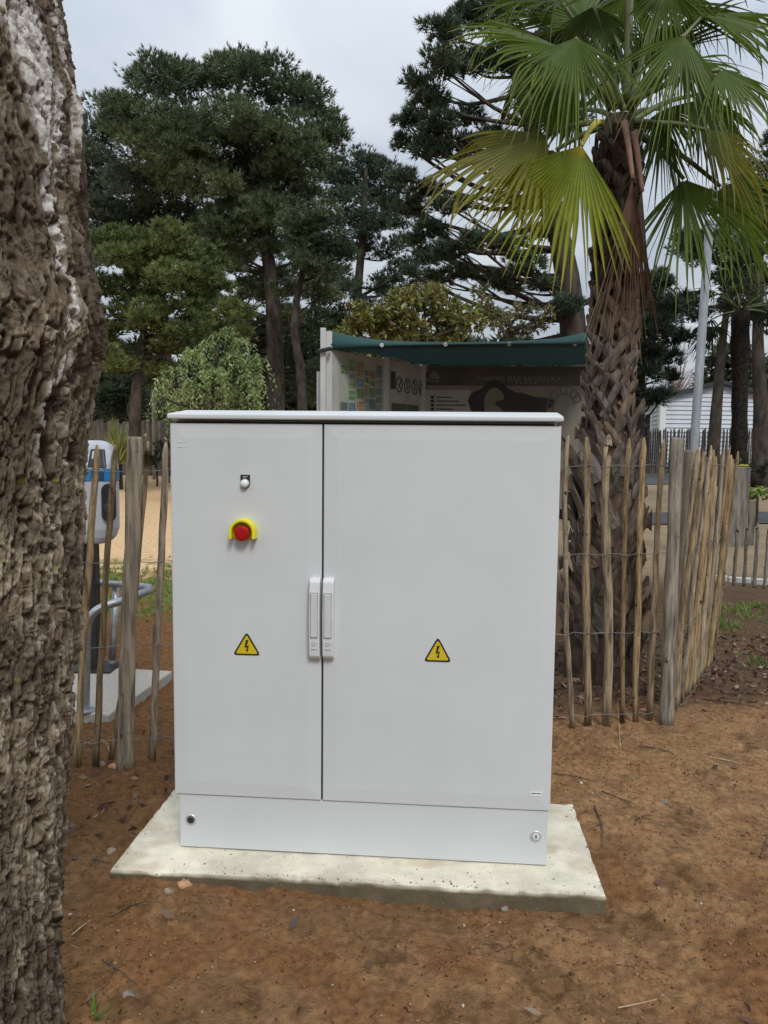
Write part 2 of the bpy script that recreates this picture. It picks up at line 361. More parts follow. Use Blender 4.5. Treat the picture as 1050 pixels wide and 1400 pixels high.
Cg = lerp(Cg, light, sst(.5, 1.3, X) * sst(2.2, 2.9, Y) * (.35 + .5 * n2))
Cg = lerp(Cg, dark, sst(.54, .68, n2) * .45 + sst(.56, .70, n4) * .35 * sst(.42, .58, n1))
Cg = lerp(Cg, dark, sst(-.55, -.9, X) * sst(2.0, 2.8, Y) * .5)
fence_y = 3.78 + .18 * X
Cg = lerp(Cg, litter, sst(-.15, .25, Y - fence_y) * sst(.2, .9, X) * (.75 + .25 * n2))
Cg = lerp(Cg, moss, .75 * sst(1.9, 2.4, X) * sst(4.0, 4.6, Y) * sst(.52, .64, n1) * sst(.42, .58, n4) * sst(.40, .56, n2) * sst(7.5, 6, Y))
Cg = lerp(Cg, soil * .9, sst(.1, -.2, X) * sst(3.6, 3.9, Y))
Cg = lerp(Cg, sand, sst(.6, -.2, X) * sst(7.0, 8.6, Y + (n1 - .5) * 3))
Cg = lerp(Cg, grass, sst(.4, -.2, X) * sst(6.0, 6.6, Y) * sst(9.6, 8.6, Y) * sst(.46, .56, n2))
Cg = lerp(Cg, np.array((.36, .28, .18)), sst(1, 3, X) * sst(7.5, 9.0, Y) * (.4 + .6 * n1))
Cg = lerp(Cg, far, sst(22, 30, Y))
idx = np.arange(X.size).reshape(X.shape)
Fg = np.stack([idx[:-1, :-1], idx[:-1, 1:], idx[1:, 1:], idx[1:, :-1]], -1).reshape(-1, 4)
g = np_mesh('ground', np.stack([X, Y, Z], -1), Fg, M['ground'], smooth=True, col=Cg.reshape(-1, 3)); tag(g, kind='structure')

def strip(name, pts_l, pts_r, mat_, dz=.006):
    v = []; f = []
    n = 24
    for i in range(len(pts_l)):
        for k in range(n + 1):
            a = pts_l[i]; b = pts_r[i]; x = a[0] + (b[0] - a[0]) * k / n; y = a[1] + (b[1] - a[1]) * k / n
            v.append((x, y, float(terrain(x, y)) + dz))
    for i in range(len(pts_l) - 1):
        for k in range(n): q = i * (n + 1) + k; f.append((q, q + 1, q + n + 2, q + n + 1))
    return tag(np_mesh(name, v, f, mat_), kind='structure')
rx = np.linspace(3.5, 40, 30)
strip('road', [(x, 20.5 + .05 * x) for x in rx], [(x, 24.3 + .05 * x) for x in rx], M['asphalt'], .02)
strip('path', [(x, 12.6 + .03 * x) for x in np.linspace(3.6, 30, 30)], [(x, 14.2 + .03 * x) for x in np.linspace(3.6, 30, 30)], M['asphalt'], .02)

# ------------------------------------------------------------------ concrete slab
def grid_box(x0, x1, y0, y1, z0, z1, st):
    V = []; Fq = []
    def face(o, u, v, nu, nv):
        b = len(V)
        for j in range(nv + 1):
            for i in range(nu + 1): V.append(np.array(o) + np.array(u) * i / nu + np.array(v) * j / nv)
        for j in range(nv):
            for i in range(nu): q = b + j * (nu + 1) + i; Fq.append((q, q + 1, q + nu + 2, q + nu + 1))
    a, b_, c = x1 - x0, y1 - y0, z1 - z0
    na, nb, nc = int(a / st), int(b_ / st), max(4, int(c / st))
    face((x0, y0, z1), (a, 0, 0), (0, b_, 0), na, nb); face((x0, y0, z0), (a, 0, 0), (0, 0, c), na, nc)
    face((x1, y0, z0), (0, b_, 0), (0, 0, c), nb, nc); face((x1, y1, z0), (-a, 0, 0), (0, 0, c), na, nc); face((x0, y1, z0), (0, -b_, 0), (0, 0, c), nb, nc)
    return np.array(V), np.array(Fq)
V, Fq = grid_box(-.166, 1.408, -.141, .481, -.07, SLAB_TOP, .0085)
ex = np.abs(np.minimum(np.minimum(V[:, 0] + .166, 1.408 - V[:, 0]), np.minimum(V[:, 1] + .141, .481 - V[:, 1])))
ez = SLAB_TOP - V[:, 2]
nb_ = fbm(V[:, 0] * 9, V[:, 1] * 9 + V[:, 2] * 7, 4, 5); nf = fbm(V[:, 0] * 40, V[:, 1] * 40 + V[:, 2] * 31, 3, 6)
crumb = sst(.55, .8, fbm(V[:, 0] * 14, V[:, 1] * 14 + 3, 3, 71))
edge = np.exp(-ex / .012) * np.exp(-ez / .012)
V[:, 2] += np.where(ez < 1e-5, .004 * (nb_ - .5) + .002 * (nf - .5), 0) - edge * (.004 + .007 * crumb)
side = np.where(ex < 1e-5, 1, 0)
for ax, c, s_ in ((0, .621, 1), (1, .170, 1)):
    on = np.abs(np.abs(V[:, ax] - c) - (.787 if ax == 0 else .311)) < 1e-4
    V[:, ax] -= np.sign(V[:, ax] - c) * on * (edge * .004 + .006 * (nb_ - .3) * np.clip(ez / .03, 0, 1) + .006 * (nf - .4) * np.clip(ez / .01, 0, 1))
wet = (side > 0) * sst(.004, .016, ez + .014 * (nb_ - .45)) * 1.0 + 0
wet = np.maximum(wet, sst(.035, .0, ex) * sst(.5, .62, nb_) * .35 * (V[:, 1] < 0))
cS = 1 - wet[:, None] * np.array([[.80, .83, .87]])
cS = cS * (1 - .25 * (sst(.56, .7, fbm(V[:, 0] * 5, V[:, 1] * 8, 4, 88)))[:, None] * np.array([[.6, .8, 1.0]]))
Vw = np.array([cabw(*p) for p in V])
slab = empty('concrete_slab', cabw(.625, .155, -.04), 'pale concrete slab set in the brown soil under the grey electrical cabinet', 'slab')
np_mesh('slab_body', Vw, Fq, M['concrete'], slab, smooth=True, col=cS)

# ------------------------------------------------------------------ electrical cabinet (local coords)
cab = empty('electrical_cabinet', (CAB.x, CAB.y, 0), 'large light grey two-door electrical cabinet standing on a pale concrete slab', 'electrical cabinet', rz=CROT)
WC, DC = 1.25, .33
SP = .4007 * WC          # gap between the doors
MB().box(.012, WC - .012, .034, DC, DOOR_Z0 + .002, DOOR_Z1 + .012).build('body', M['grey_paint'], cab, bevel=.004)
MB().box(.02, WC - .02, .012, .0335, DOOR_Z0 + .006, DOOR_Z1 + .006).build('gasket', M['gasket'], cab)
MB().box(.014, WC - .006, .009, DC - .012, SLAB_TOP + .003, DOOR_Z0 - .002).build('plinth', M['grey_paint'], cab, bevel=.003)
# lid: drip edge, hipped bevel
z0, z1 = DOOR_Z1 + .0125, DOOR_Z1 + .029
xa, xb, ya, yb = -.004, WC + .004, -.014, DC + .012
lid = MB(); e = .05
v = [(xa, ya, z0), (xb, ya, z0), (xb, yb, z0), (xa, yb, z0), (xa, ya, z1), (xb, ya, z1), (xb, yb, z1), (xa, yb, z1),
     (xa + e, ya + e, z1 + .014), (xb - .012, ya + e, z1 + .014), (xb - .012, yb - e, z1 + .014), (xa + e, yb - e, z1 + .014)]
lid.add(v, [(0, 3, 2, 1), (0, 1, 5, 4), (1, 2, 6, 5), (2, 3, 7, 6), (3, 0, 4, 7), (4, 5, 9, 8), (5, 6, 10, 9), (6, 7, 11, 10), (7, 4, 8, 11), (8, 9, 10, 11)])
lid.build('lid', M['lid_paint'], cab, bevel=.005, seg=3)
def door(x0, x1):
    mb = MB(); zb, zt = DOOR_Z0, DOOR_Z1; yb = .008
    r0 = [(x0, zb), (x1, zb), (x1, zt), (x0, zt)]
    def rect(i): return [(x0 + i, zb + i), (x1 - i, zb + i), (x1 - i, zt - i), (x0 + i, zt - i)]
    rings = [[(x, .032, z) for x, z in rect(.004)], [(x, .0060, z) for x, z in rect(0)], [(x, .0028, z) for x, z in rect(.003)],
             [(x, .0004, z) for x, z in rect(.040)], [(x, 0.0, z) for x, z in rect(.048)]]
    v = [p for r in rings for p in r]; f = [(3, 2, 1, 0)]
    for i in range(len(rings) - 1):
        for k in range(4): f.append((i * 4 + k, i * 4 + (k + 1) % 4, i * 4 + 4 + (k + 1) % 4, i * 4 + 4 + k))
    n = (len(rings) - 1) * 4; f.append((n, n + 1, n + 2, n + 3))
    mb.add(v, f); return mb.build('door', M['grey_paint'], cab, bevel=.0015)
d1 = door(0, SP - .0025); d1['label'] = 'narrow left door with signal lamp and emergency stop button'
d2 = door(SP + .0025, WC); d2['label'] = 'wide plain right door with a warning sign'
def lp(px, py):           # photo pixel on the door plane -> local x, z
    A = cabw(0, 0, 0); B = cabw(1, 0, 0); q = CM.inverted() @ onplane(px, py, A, B); return q.x, q.z
def handle(px0, px1, flip):
    x0, zt = lp(px0, 789); x1, zb = lp(px1, 900)
    h = MB()
    prof = [(zb, .012), (zb + .012, .026), (zb + .06, .031), ((zb + zt) / 2, .033), (zt - .05, .029), (zt - .012, .024), (zt, .012)]
    v = []
    for z, d in prof: v += [(x0, .003, z), (x0, -d, z), (x1, -d, z), (x1, .003, z)]
    f = [(0, 1, 2, 3)]; n = len(prof)
    for i in range(n - 1):
        for k in range(4): f.append((i * 4 + k, i * 4 + 4 + k, i * 4 + 4 + (k + 1) % 4, i * 4 + (k + 1) % 4))
    f.append(tuple((n - 1) * 4 + k for k in (3, 2, 1, 0)))
    h.add(v, f); ho = h.build('handle', M['handle'], cab, bevel=.004, seg=3)
    xc = (x0 + x1) / 2; wv = (x1 - x0) * .30
    _, za = lp(430, 868); _, zu = lp(430, 809)
    p = MB(); p.prism([(-wv, za), (wv, za), (wv, zu), (-wv, zu)], (xc, -.0368, 0), (1, 0, 0), (0, 0, 1), (0, 1, 0), .012)
    p.build('paddle', M['handle_grey'], ho, bevel=.002)
    r_ = MB()
    for (a, b, c, d) in ((-wv - .0014, -wv + .0004, za - .002, zu + .002), (wv - .0004, wv + .0014, za - .002, zu + .002), (-wv, wv, zu + .0004, zu + .002)):
        r_.box(xc + a, xc + b, -.0345, -.024, c, d)
    r_.build('paddle_gap', M['gap_grey'], ho)
    s = MB(); zz = za - .02
    for sx in (-1, 1):
        s.bar((xc + sx * .007, -.0325, zz), (xc + sx * .001, -.0325, zz + .006), .0014, .002); s.bar((xc + sx * .007, -.0325, zz), (xc + sx * .001, -.0325, zz - .006), .0014, .002)
    s.bar((xc - .009, -.0315, zz - .018), (xc + .009, -.0315, zz - .018), .0012, .002)
    s.build('arrow_mark', M['handle_grey'], ho)
handle(424.3, 438.6, 0); handle(442.6, 457.2, 1)
# warning signs
def sign(ax, ay, bx0, bx1, by, lab):
    xa_, zt = lp(ax, ay); x0, zb = lp(bx0, by); x1, _ = lp(bx1, by); xc = (x0 + x1) / 2; H = zt - zb; Wd = x1 - x0
    def tri(s, r=.006):
        cz = zb + H / 3; pts = [(-Wd / 2, zb), (Wd / 2, zb), (0, zt)]; pts = [(x * s, cz + (z - cz) * s) for x, z in pts]; o = []
        for i in range(3):
            p = Vector(pts[i]); a = (Vector(pts[i - 1]) - p).normalized(); b = (Vector(pts[(i + 1) % 3]) - p).normalized()
            for t in (1, .55, .2): o.append(p + a * r * t + b * r * (1 - t) * .25) if t > .5 else None
            o.append(p + (a + b) * r * .28)
            for t in (.55, 1): o.append(p + b * r * t + a * r * (1 - t) * .25)
        return [tuple(q) for q in o]
    sg = MB().prism(tri(1, .012), (xc, -.0016, 0), (1, 0, 0), (0, 0, 1), (0, 1, 0), .0026).build('warning_sign', M['black'], cab)
    sg['label'] = lab
    MB().prism(tri(.80, .006), (xc, -.0024, 0), (1, 0, 0), (0, 0, 1), (0, 1, 0), .0012).build('sign_face', M['sign_yellow'], sg)
    b = [(.06, .62), (.0, .36), (.075, .40), (.035, .20), (.065, .215), (.012, .10), (-.035, .225), (-.005, .21), (.02, .325), (-.065, .28), (-.02, .62)]
    b = [(x * Wd * 1.15, zb + (y + .03) * H) for x, y in b]
    MB().prism(b, (xc, -.0031, 0), (1, 0, 0), (0, 0, 1), (0, 1, 0), .0010).build('bolt_symbol', M['black'], sg)
sign(338, 863.5, 318.5, 356.5, 895, 'yellow high-voltage triangle on the left door')
sign(598, 870.5, 579, 617.5, 904, 'yellow high-voltage triangle on the right door')
# signal lamp with black tag
x0, zt = lp(329, 649); x1, zb = lp(342, 668); xc = (x0 + x1) / 2; rr = (x1 - x0) / 2
poly = [(-rr, zt)] + [(-rr * math.cos(t), zb + rr - rr * math.sin(t)) for t in np.linspace(0, math.pi, 13)] + [(rr, zt)]
pl = MB().prism(poly, (xc, -.003, 0), (1, 0, 0), (0, 0, 1), (0, 1, 0), .004).build('signal_lamp', M['black'], cab, bevel=.0006)
MB().lathe([(rr * .92, 0), (rr * .92, .007), (rr * .86, .008)], (xc, -.002, zb + rr * 1.08), (0, -1, 0), 28).build('bezel', M['lock'], pl, smooth=False)
MB().lathe([(rr * .82, 0), (rr * .82, .012), (rr * .7, .0155), (rr * .4, .0175), (rr * .05, .018)], (xc, -.002, zb + rr * 1.08), (0, -1, 0), 28).build('lens', M['white'], pl, smooth=True)
tx = MB()
for i, (a, b) in enumerate(((-.5, .55), (-.45, .2))):
    tx.box(xc + a * rr, xc + b * rr, -.0036, -.0029, zt - .0065 - i * .0045, zt - .005 - i * .0045)
tx.build('tag_lettering', M['handle_grey'], pl)
# emergency stop
ec = lp(334.5, 724.5); Ro, Ri = .0425, .033
arc = [(Ro * math.cos(t), Ro * math.sin(t)) for t in np.linspace(0, math.pi, 25)]
arci = [(Ri * math.cos(t), Ri * math.sin(t)) for t in np.linspace(math.pi, 0, 25)]
drop = .022
poly = [(Ro, -drop)] + arc + [(-Ro, -drop), (-Ri, -drop)] + arci + [(Ri, -drop)]
es = MB()
nP = len(poly)
for i in range(nP):
    pass
O = Vector((ec[0], 0, ec[1] - .004))
half = 27
outer = [(Ro, -drop)] + arc + [(-Ro, -drop)]; inner = [(Ri, -drop)] + arci[::-1] + [(-Ri, -drop)]
v = []
for (ox, oz), (ix, iz) in zip(outer, inner):
    v += [(O.x + ox, -.004, O.z + oz), (O.x + ox * .98, -.040, O.z + oz * .98), (O.x + ix, -.040, O.z + iz), (O.x + ix, -.004, O.z + iz)]
f = [(0, 1, 2, 3), tuple(4 * (len(outer) - 1) + k for k in (3, 2, 1, 0))]
for i in range(len(outer) - 1):
    for k in range(4): f.append((i * 4 + k, i * 4 + 4 + k, i * 4 + 4 + (k + 1) % 4, i * 4 + (k + 1) % 4))
es.add(v, f)
eo = es.build('emergency_stop', M['yellow'], cab, bevel=.002)
base = [(Ro, -drop)] + arc + [(-Ro, -drop)]
MB().prism(base, (O.x, -.0042, O.z), (1, 0, 0), (0, 0, 1), (0, 1, 0), .004).build('base_plate', M['yellow'], eo)
MB().lathe([(.014, 0), (.014, .018), (.0235, .020), (.0250, .024), (.0247, .0315), (.0228, .0338), (.014, .0348), (.001, .035)], (O.x, -.004, O.z - .003), (0, -1, 0), 32).build('red_button', M['red'], eo, smooth=True)
# maker's plate, embossed mark, plinth locks
x0, zt = lp(725, 1082.5); x1, zb = lp(741, 1088.5)
st = MB().box(x0, x1, -.0012, .001, zb, zt).build('maker_plate', M['white'], cab)
tb = MB()
for i in range(8):
    a = x0 + .003 + i * .0042; tb.box(a, a + .0034, -.0017, -.0011, zt - .0058 - (.0012 if i == 0 else 0), zt - .0036 + .0006 * (i % 3))
tb.build('plate_lettering', M['black'], st)
x0, zt = lp(243, 604); x1, zb = lp(258, 611.5)
em = MB(); em.box(x0, x1, .0, .004, zt - .0022, zt); em.box(x0, x1, -.0006, .004, zb, zb + .003); em.build('embossed_mark', M['lid_paint'], cab, bevel=.0005)
for (px, py, kind) in ((260, 1122, 0), (733, 1145, 1)):
    x, z = lp(px, py); y0 = .009
    lk = MB().lathe([(.0185, 0), (.0185, .003), (.017, .0045), (.0135, .0045), (.0125, .003)], (x, y0 + .0005, z), (0, -1, 0), 28).build('plinth_lock', M['lock'], cab)
    MB().lathe([(.0115, 0), (.0115, .0052), (.0105, .006)], (x, y0, z), (0, -1, 0), 24).build('lock_core', M['station_grey'] if kind == 0 else M['handle'], lk)
    k = MB(); k.box(x - .002, x + .002, y0 - .0075, y0 - .005, z - .004, z + .006); k.build('key_slot', M['black'], lk)

# ------------------------------------------------------------------ foreground pine trunk with bark relief
tz = np.concatenate([np.linspace(-.1, .28, 60, endpoint=False), np.linspace(.28, 2.38, 700), np.linspace(2.4, 5.2, 60)])
TD = 1.42; TR = .235
edge_px = [(-400, 62), (0, 90), (60, 96), (100, 104), (130, 113), (200, 112), (300, 119), (380, 134), (430, 149), (475, 147), (520, 135), (560, 126), (620, 119), (700, 117), (850, 113), (950, 104), (1050, 97), (1150, 88), (1250, 83), (1400, 81), (1800, 80), (3000, 78)]
# right silhouette -> centre line: at this distance one pixel is TD/1050 m
zz_, cx_ = [], []
rad_eff = TR / math.cos(math.atan2(.405, 1))  # tangent line offset
for py, px in [(a, b) for a, b in edge_px]:
    q = P(px + 9, py, TD); zz_.append(q.z); cx_.append(q.x - rad_eff)
o_ = np.argsort(zz_); zz_ = np.array(zz_)[o_]; cx_ = np.array(cx_)[o_]
ang_face = math.atan2(-TD, .78)      # from the trunk towards the camera
th = np.concatenate([np.linspace(R(-80), R(4), 100), np.linspace(R(5), R(104), 190), np.linspace(R(108), R(276), 44)]) + ang_face
T, ZZ = np.meshgrid(th, tz)
U_ = (T - ang_face) * TR
def plates(x, y, seed):
    ix = np.floor(x).astype(np.int64); iy = np.floor(y).astype(np.int64)
    f1 = np.full(x.shape, 9.0); f2 = f1.copy(); tl_ = np.zeros(x.shape); cid = np.zeros(x.shape)
    for i in (-1, 0, 1):
        for j in (-1, 0, 1):
            a = ix + i; b = iy + j; px = a + _h(a, b, seed); py = b + _h(a, b, seed + 77)
            d = np.abs(px - x) * .8 + np.hypot(px - x, py - y) * .45; near = d < f1
            f2 = np.where(near, f1, np.minimum(f2, d)); cid = np.where(near, _h(a, b, seed + 5), cid)
            tl_ = np.where(near, (x - px) * (_h(a, b, seed + 9) - .5) * 2 + (y - py) * (_h(a, b, seed + 13) - .75) * 1.6, tl_); f1 = np.where(near, d, f1)
    return f2 - f1, tl_, cid
wq = .030 * (fbm(U_ * 12, ZZ * 6, 3, 101) - .5) * 2 + .005 * (fbm(U_ * 60, ZZ * 40, 2, 103) - .5) * 2
wz = .05 * (fbm(U_ * 12, ZZ * 9, 3, 105) - .5) * 2 + .006 * (fbm(U_ * 60, ZZ * 55, 2, 107) - .5) * 2
e1_, t1_, c1 = plates((U_ + wq) / .030, (ZZ + wz) / .095, 201); cr1 = sst(.0, .10, e1_)
e2_, t2_, c2 = plates((U_ + wq) / .013, (ZZ + wz) / .026, 231); cr2 = sst(.0, .14, e2_)
ff = fbm(U_ * 15 + 3 + .6 * fbm(U_ * 40, ZZ * 30, 2, 283), ZZ * 3.6, 3, 281, .55); fis = sst(.038, .004, np.abs(ff - .5)) * sst(.28, .42, fbm(U_ * 8, ZZ * 5, 2, 285))
gran = fbm(U_ * 95, ZZ * 75, 2, 241); fine = fbm(U_ * 190, ZZ * 150, 2, 251)
big = fbm(U_ * 5, ZZ * 3, 3, 261)
pit = sst(.64, .70, fbm(U_ * 62, ZZ * 44, 2, 271))
hgt = .009 * (cr1 - 1) + .011 * (c1 - .5) * cr1 + .009 * t1_ * cr1 + .0035 * (cr2 - 1) + .004 * t2_ * cr2 + .0045 * (c2 - .5) + .0045 * (gran - .5) + .002 * (fine - .5) + .012 * (big - .5) - .022 * fis - .006 * pit
cr1 = np.clip(cr1 * .6 + cr2 * .4 - fis * .9, 0, 1)
Rr = TR * (1 + .10 * sst(.5, -.1, ZZ)) - .013 + hgt
CX = np.interp(ZZ, zz_, cx_); CX = np.where(ZZ > 2.4, np.interp(2.4, zz_, cx_) - .05 * (ZZ - 2.4), CX)
# keep local bumps of the silhouette on the visible side, smooth centre line elsewhere
CXs = np.interp(tz, zz_, cx_); ker = np.hanning(181); ker /= ker.sum(); CXs = np.convolve(np.pad(CXs, 90, 'edge'), ker, 'valid'); CXs = np.where(tz > 2.4, CXs[-61] - .05 * (tz - 2.4), CXs)[:, None]
rside = np.clip(np.cos(T - R(-10)), 0, 1) ** 1.5
CXX = CXs + (CX - CXs) * rside
VX = CXX + Rr * np.cos(T); VY = TD + Rr * np.sin(T)
tan = np.array((.205, .162, .112)); brown = np.array((.088, .064, .045)); grey = np.array((.41, .355, .27)); deep = np.array((.040, .026, .018))
Cb = lerp(np.broadcast_to(tan, T.shape + (3,)), grey, np.clip(sst(.50, .60, fbm(U_ * 70, ZZ * 50, 3, 301)) * .7 + .5 * (c2 - .5), 0, 1))
Cb = lerp(Cb, brown, sst(.46, .62, fbm(U_ * 12, ZZ * 6, 4, 303)) * .75)
Cb = lerp(Cb, deep, np.clip((1 - cr1) * .7 + pit * .6, 0, 1))
Cb = lerp(Cb, brown * .8, sst(1.2, 1.9, ZZ) * .5)
# whitewash / resin streaks running down the upper trunk
path = .158 + .025 * np.sin((ZZ - 1.5) * 6) + .04 * (fbm(ZZ * 3, ZZ * 0, 3, 311) - .5)
wid = .011 + .036 * sst(1.75, 2.05, ZZ) + .01 * fbm(ZZ * 9, ZZ * 0 + 4, 2, 313)
st1 = sst(1.25, .55, np.abs(U_ - path - .0) / wid)
st2 = sst(1.2, .5, np.abs(U_ - .265) / .020) * sst(1.85, 1.98, ZZ)
white = np.maximum(st1, st2) * sst(.52, .56, fbm(U_ * 58, ZZ * 22, 4, 321, .66) + .055 * sst(1.78, 1.98, ZZ) - .015 + .10 * (cr1 - .5) + .12 * sst(1.7, 2.1, ZZ)) * sst(1.33, 1.55, ZZ)
Cb = lerp(Cb, np.array((.66, .635, .60)), np.clip(white, 0, 1) * .85 * (.55 + .45 * cr1))
lich = sst(.86, .88, fbm(U_ * 26, ZZ * 26, 2, 331)) * sst(.5, .6, fbm(U_ * 80, ZZ * 80, 2, 332)); Cb = lerp(Cb, np.array((.30, .29, .06)), lich * .8)
idx = np.arange(T.size).reshape(T.shape); idn = np.roll(idx, -1, 1)
Ft = np.stack([idx[:-1], idn[:-1], idn[1:], idx[1:]], -1).reshape(-1, 4)
t0 = empty('pine_tree', (float(np.interp(0, zz_, cx_)), TD, 0), 'thick foreground pine trunk with flaky brown bark and white streaks, cut by the picture edge', 'tree')
np_mesh('trunk', np.stack([VX, VY, ZZ], -1), Ft, M['bark'], t0, smooth=True, col=Cb.reshape(-1, 3))

# ------------------------------------------------------------------ fences
def smooth_pts(pts, n):
    pts = [Vector(p) for p in pts]; o = []
    k = len(pts) - 1
    for i in range(n + 1):
        t = i / n * k; j = min(int(t), k - 1); u = t - j
        p0, p1, p2, p3 = pts[max(j - 1, 0)], pts[j], pts[j + 1], pts[min(j + 2, k)]
        o.append(.5 * ((2 * p1) + (p2 - p0) * u + (2 * p0 - 5 * p1 + 4 * p2 - p3) * u * u + (3 * p1 - p0 - 3 * p2 + p3) * u ** 3))
    return o
def picket_mb(pts, r, rg, n=7, point=True, wob=.003):
    pts = [Vector(p) for p in pts]; pts = smooth_pts(pts, 13)          # top -> bottom
    pts = [p + Vector((rg.uniform(-wob, wob), rg.uniform(-wob, wob), 0)) for p in pts]
    d = (pts[1] - pts[0]).normalized()
    rad = [r * rg.uniform(.9, 1.1) * (.92 + .16 * i / 13) for i in range(14)]
    if point: pts = [pts[0], pts[0] + d * .022, pts[0] + d * .06] + pts[1:]; rad = [r * .28, r * .62, r * .95] + rad[1:]
    else: pts = [pts[0], pts[0] + d * .012] + pts[1:]; rad = [r * .82, r * .98] + rad[1:]
    return MB().tube(pts, rad, n, jit=.16, flat=rg.uniform(.6, .95), spin=rg.uniform(0, 1), r_=rg)
FA = G(172, 1046); FB = G(911, 985)
fence = empty('picket_fence', (FA + FB) * .5 - Vector((0, 0, .0)), 'split chestnut picket fence with round posts running behind the grey cabinet', 'fence')
rg = random.Random(3)
def fpx(lst, r, dy=0.0, name='picket', mat_='picket', n=7, point=True):
    A = FA + Vector((0, dy, 0)); B = FB + Vector((0, dy, 0))
    pts = [onplane(a, b, A, B) for a, b in lst]
    pts[-1].z = min(pts[-1].z, gz(pts[-1].x, pts[-1].y) + (.0 if point else -.03))
    o = picket_mb(pts, r, rg, n, point).build(name, M[mat_], fence, smooth=True)
    return o
# left section
fpx([(133, 608), (124, 740), (113, 880), (105, 1006)], .0155)
fpx([(159, 608), (149, 730), (141, 870), (129, 1009)], .0155)
fpx([(184.5, 597), (180, 760), (174, 900), (170, 1048)], .040, -.045, 'post', 'post', 12, False)
fpx([(202, 603), (193, 720), (178, 870), (151, 1020)], .0150, .045)
fpx([(228, 604), (222, 740), (216, 860), (209, 1040)], .0160)
fpx([(95, 606), (88, 760), (82, 900), (80, 1010)], .015)
fpx([(70, 606), (62, 760), (55, 900), (50, 1010)], .015)
# right section
fpx([(776.8, 595), (772, 670), (774, 757), (774.5, 856), (779, 931), (783.7, 999)], .0145)
fpx([(803, 597), (802.5, 675), (802, 754), (801, 846), (803, 895), (803.4, 994)], .0185)
fpx([(833, 594), (828, 660), (829, 754), (833.5, 856), (829.7, 990)], .0215)
fpx([(861, 599), (855, 690), (853, 757), (851, 981)], .0120)
fpx([(880.6, 598), (875.5, 708), (873, 790), (868, 980)], .0145)
fpx([(907.6, 601), (901, 690), (898, 757), (893, 856), (889, 973)], .0150)
fpx([(925.5, 598), (919, 740), (914, 870), (910.5, 986)], .0365, -.05, 'post', 'post', 12, False)
# hidden stretch behind the cabinet
for i in range(14):
    px = 252 + i * 38; fpx([(px + rg.uniform(-3, 3), 599 + rg.uniform(-4, 4)), (px + rg.uniform(-5, 5), 780), (px + rg.uniform(-5, 5), 1022 - (px - 200) * .06)], rg.uniform(.013, .02))
# return running away from the corner post, leaning outwards
RA = FB + Vector((.035, .05, 0)); RB = G(975, 905)
for i in range(15):
    t = i / 14 + rg.uniform(-.02, .02)
    b = RA.lerp(RB, t); b.z = gz(b.x, b.y) + .0
    hgt_ = 1.40 + rg.uniform(-.04, .05)
    ln = .055 + rg.uniform(-.02, .055)
    top = b + Vector((ln, rg.uniform(-.06, .06), hgt_)); mid = b.lerp(top, .5) + Vector((rg.uniform(-.015, .015), 0, 0))
    picket_mb([top, mid, b], rg.uniform(.011, .017), rg).build('picket', M['picket'], fence, smooth=True)
for t, rr_, hh in ((.16, .034, 1.44), (.62, .032, 1.40)):
    b = RA.lerp(RB, t) + Vector((-.04, .02, 0)); b.z = gz(b.x, b.y) - .03
    picket_mb([b + Vector((.06, 0, hh)), b + Vector((.03, 0, .7)), b], rr_, rg, 10, False).build('post', M['old_wood'], fence, smooth=True)
for zl, (ya_, yb_) in enumerate(((644, 635), (769, 755), (884, 861), (1015, 970))):
    a = onplane(60, ya_, FA, FB); b = onplane(918, yb_, FA, FB); pts = []
    n = 60
    for i in range(n + 1):
        p = a.lerp(b, i / n); p.z += .004 * math.sin(i * 1.9 + zl) - .008 * math.sin(math.pi * ((i * 6 / n) % 1)) * .5; p.y += -.018 + .03 * math.sin(i * 2.6) * .5
        pts.append(p)
    MB().tube(pts, .0017, 5).build('wire', M['wire'], fence)
    c = b; d = RB.copy(); d.z = b.z - .02; pts = []
    for i in range(31):
        p = c.lerp(d, i / 30); p.x += .035 + .05 * p.z / 1.4 + .010 * math.sin(i * 2.1); pts.append(p)
    MB().tube(pts, .0016, 5).build('wire', M['wire'], fence)

# small picket border on the right, with its white edging
bf = empty('border_fence', G(1010, 803), 'low grey picket border standing along the white edging at the right', 'fence')
ba, bb = G(975, 799), G(1150, 812)
for i in range(13):
    t = i / 12; b = ba.lerp(bb, t); b.z = gz(b.x, b.y); tp = b + Vector((rg.uniform(-.01, .02), 0, .66 + rg.uniform(-.04, .03)))
    picket_mb([tp, tp.lerp(b, .5), b], .017, rg).build('picket', M['old_wood'], bf, smooth=True)
MB().tube([ba.lerp(bb, i / 20) + Vector((0, -.015, .46 + .008 * math.sin(i * 2))) for i in range(21)], .0018, 5).build('wire', M['wire'], bf)
ke = empty('edging_kerb', G(1010, 796), 'low white edging kerb behind the small picket border', 'kerb')
for i in range(6):
    a = G(968, 795).lerp(G(1170, 808), i / 6 + .004); b = G(968, 795).lerp(G(1170, 808), (i + 1) / 6 - .004); a.z = b.z = gz(a.x, a.y) + .01
    a.y += .09; b.y += .09; MB().bar(a, b, .07, .09).build('kerb_stone', M['kerbwhite'], ke, bevel=.008)

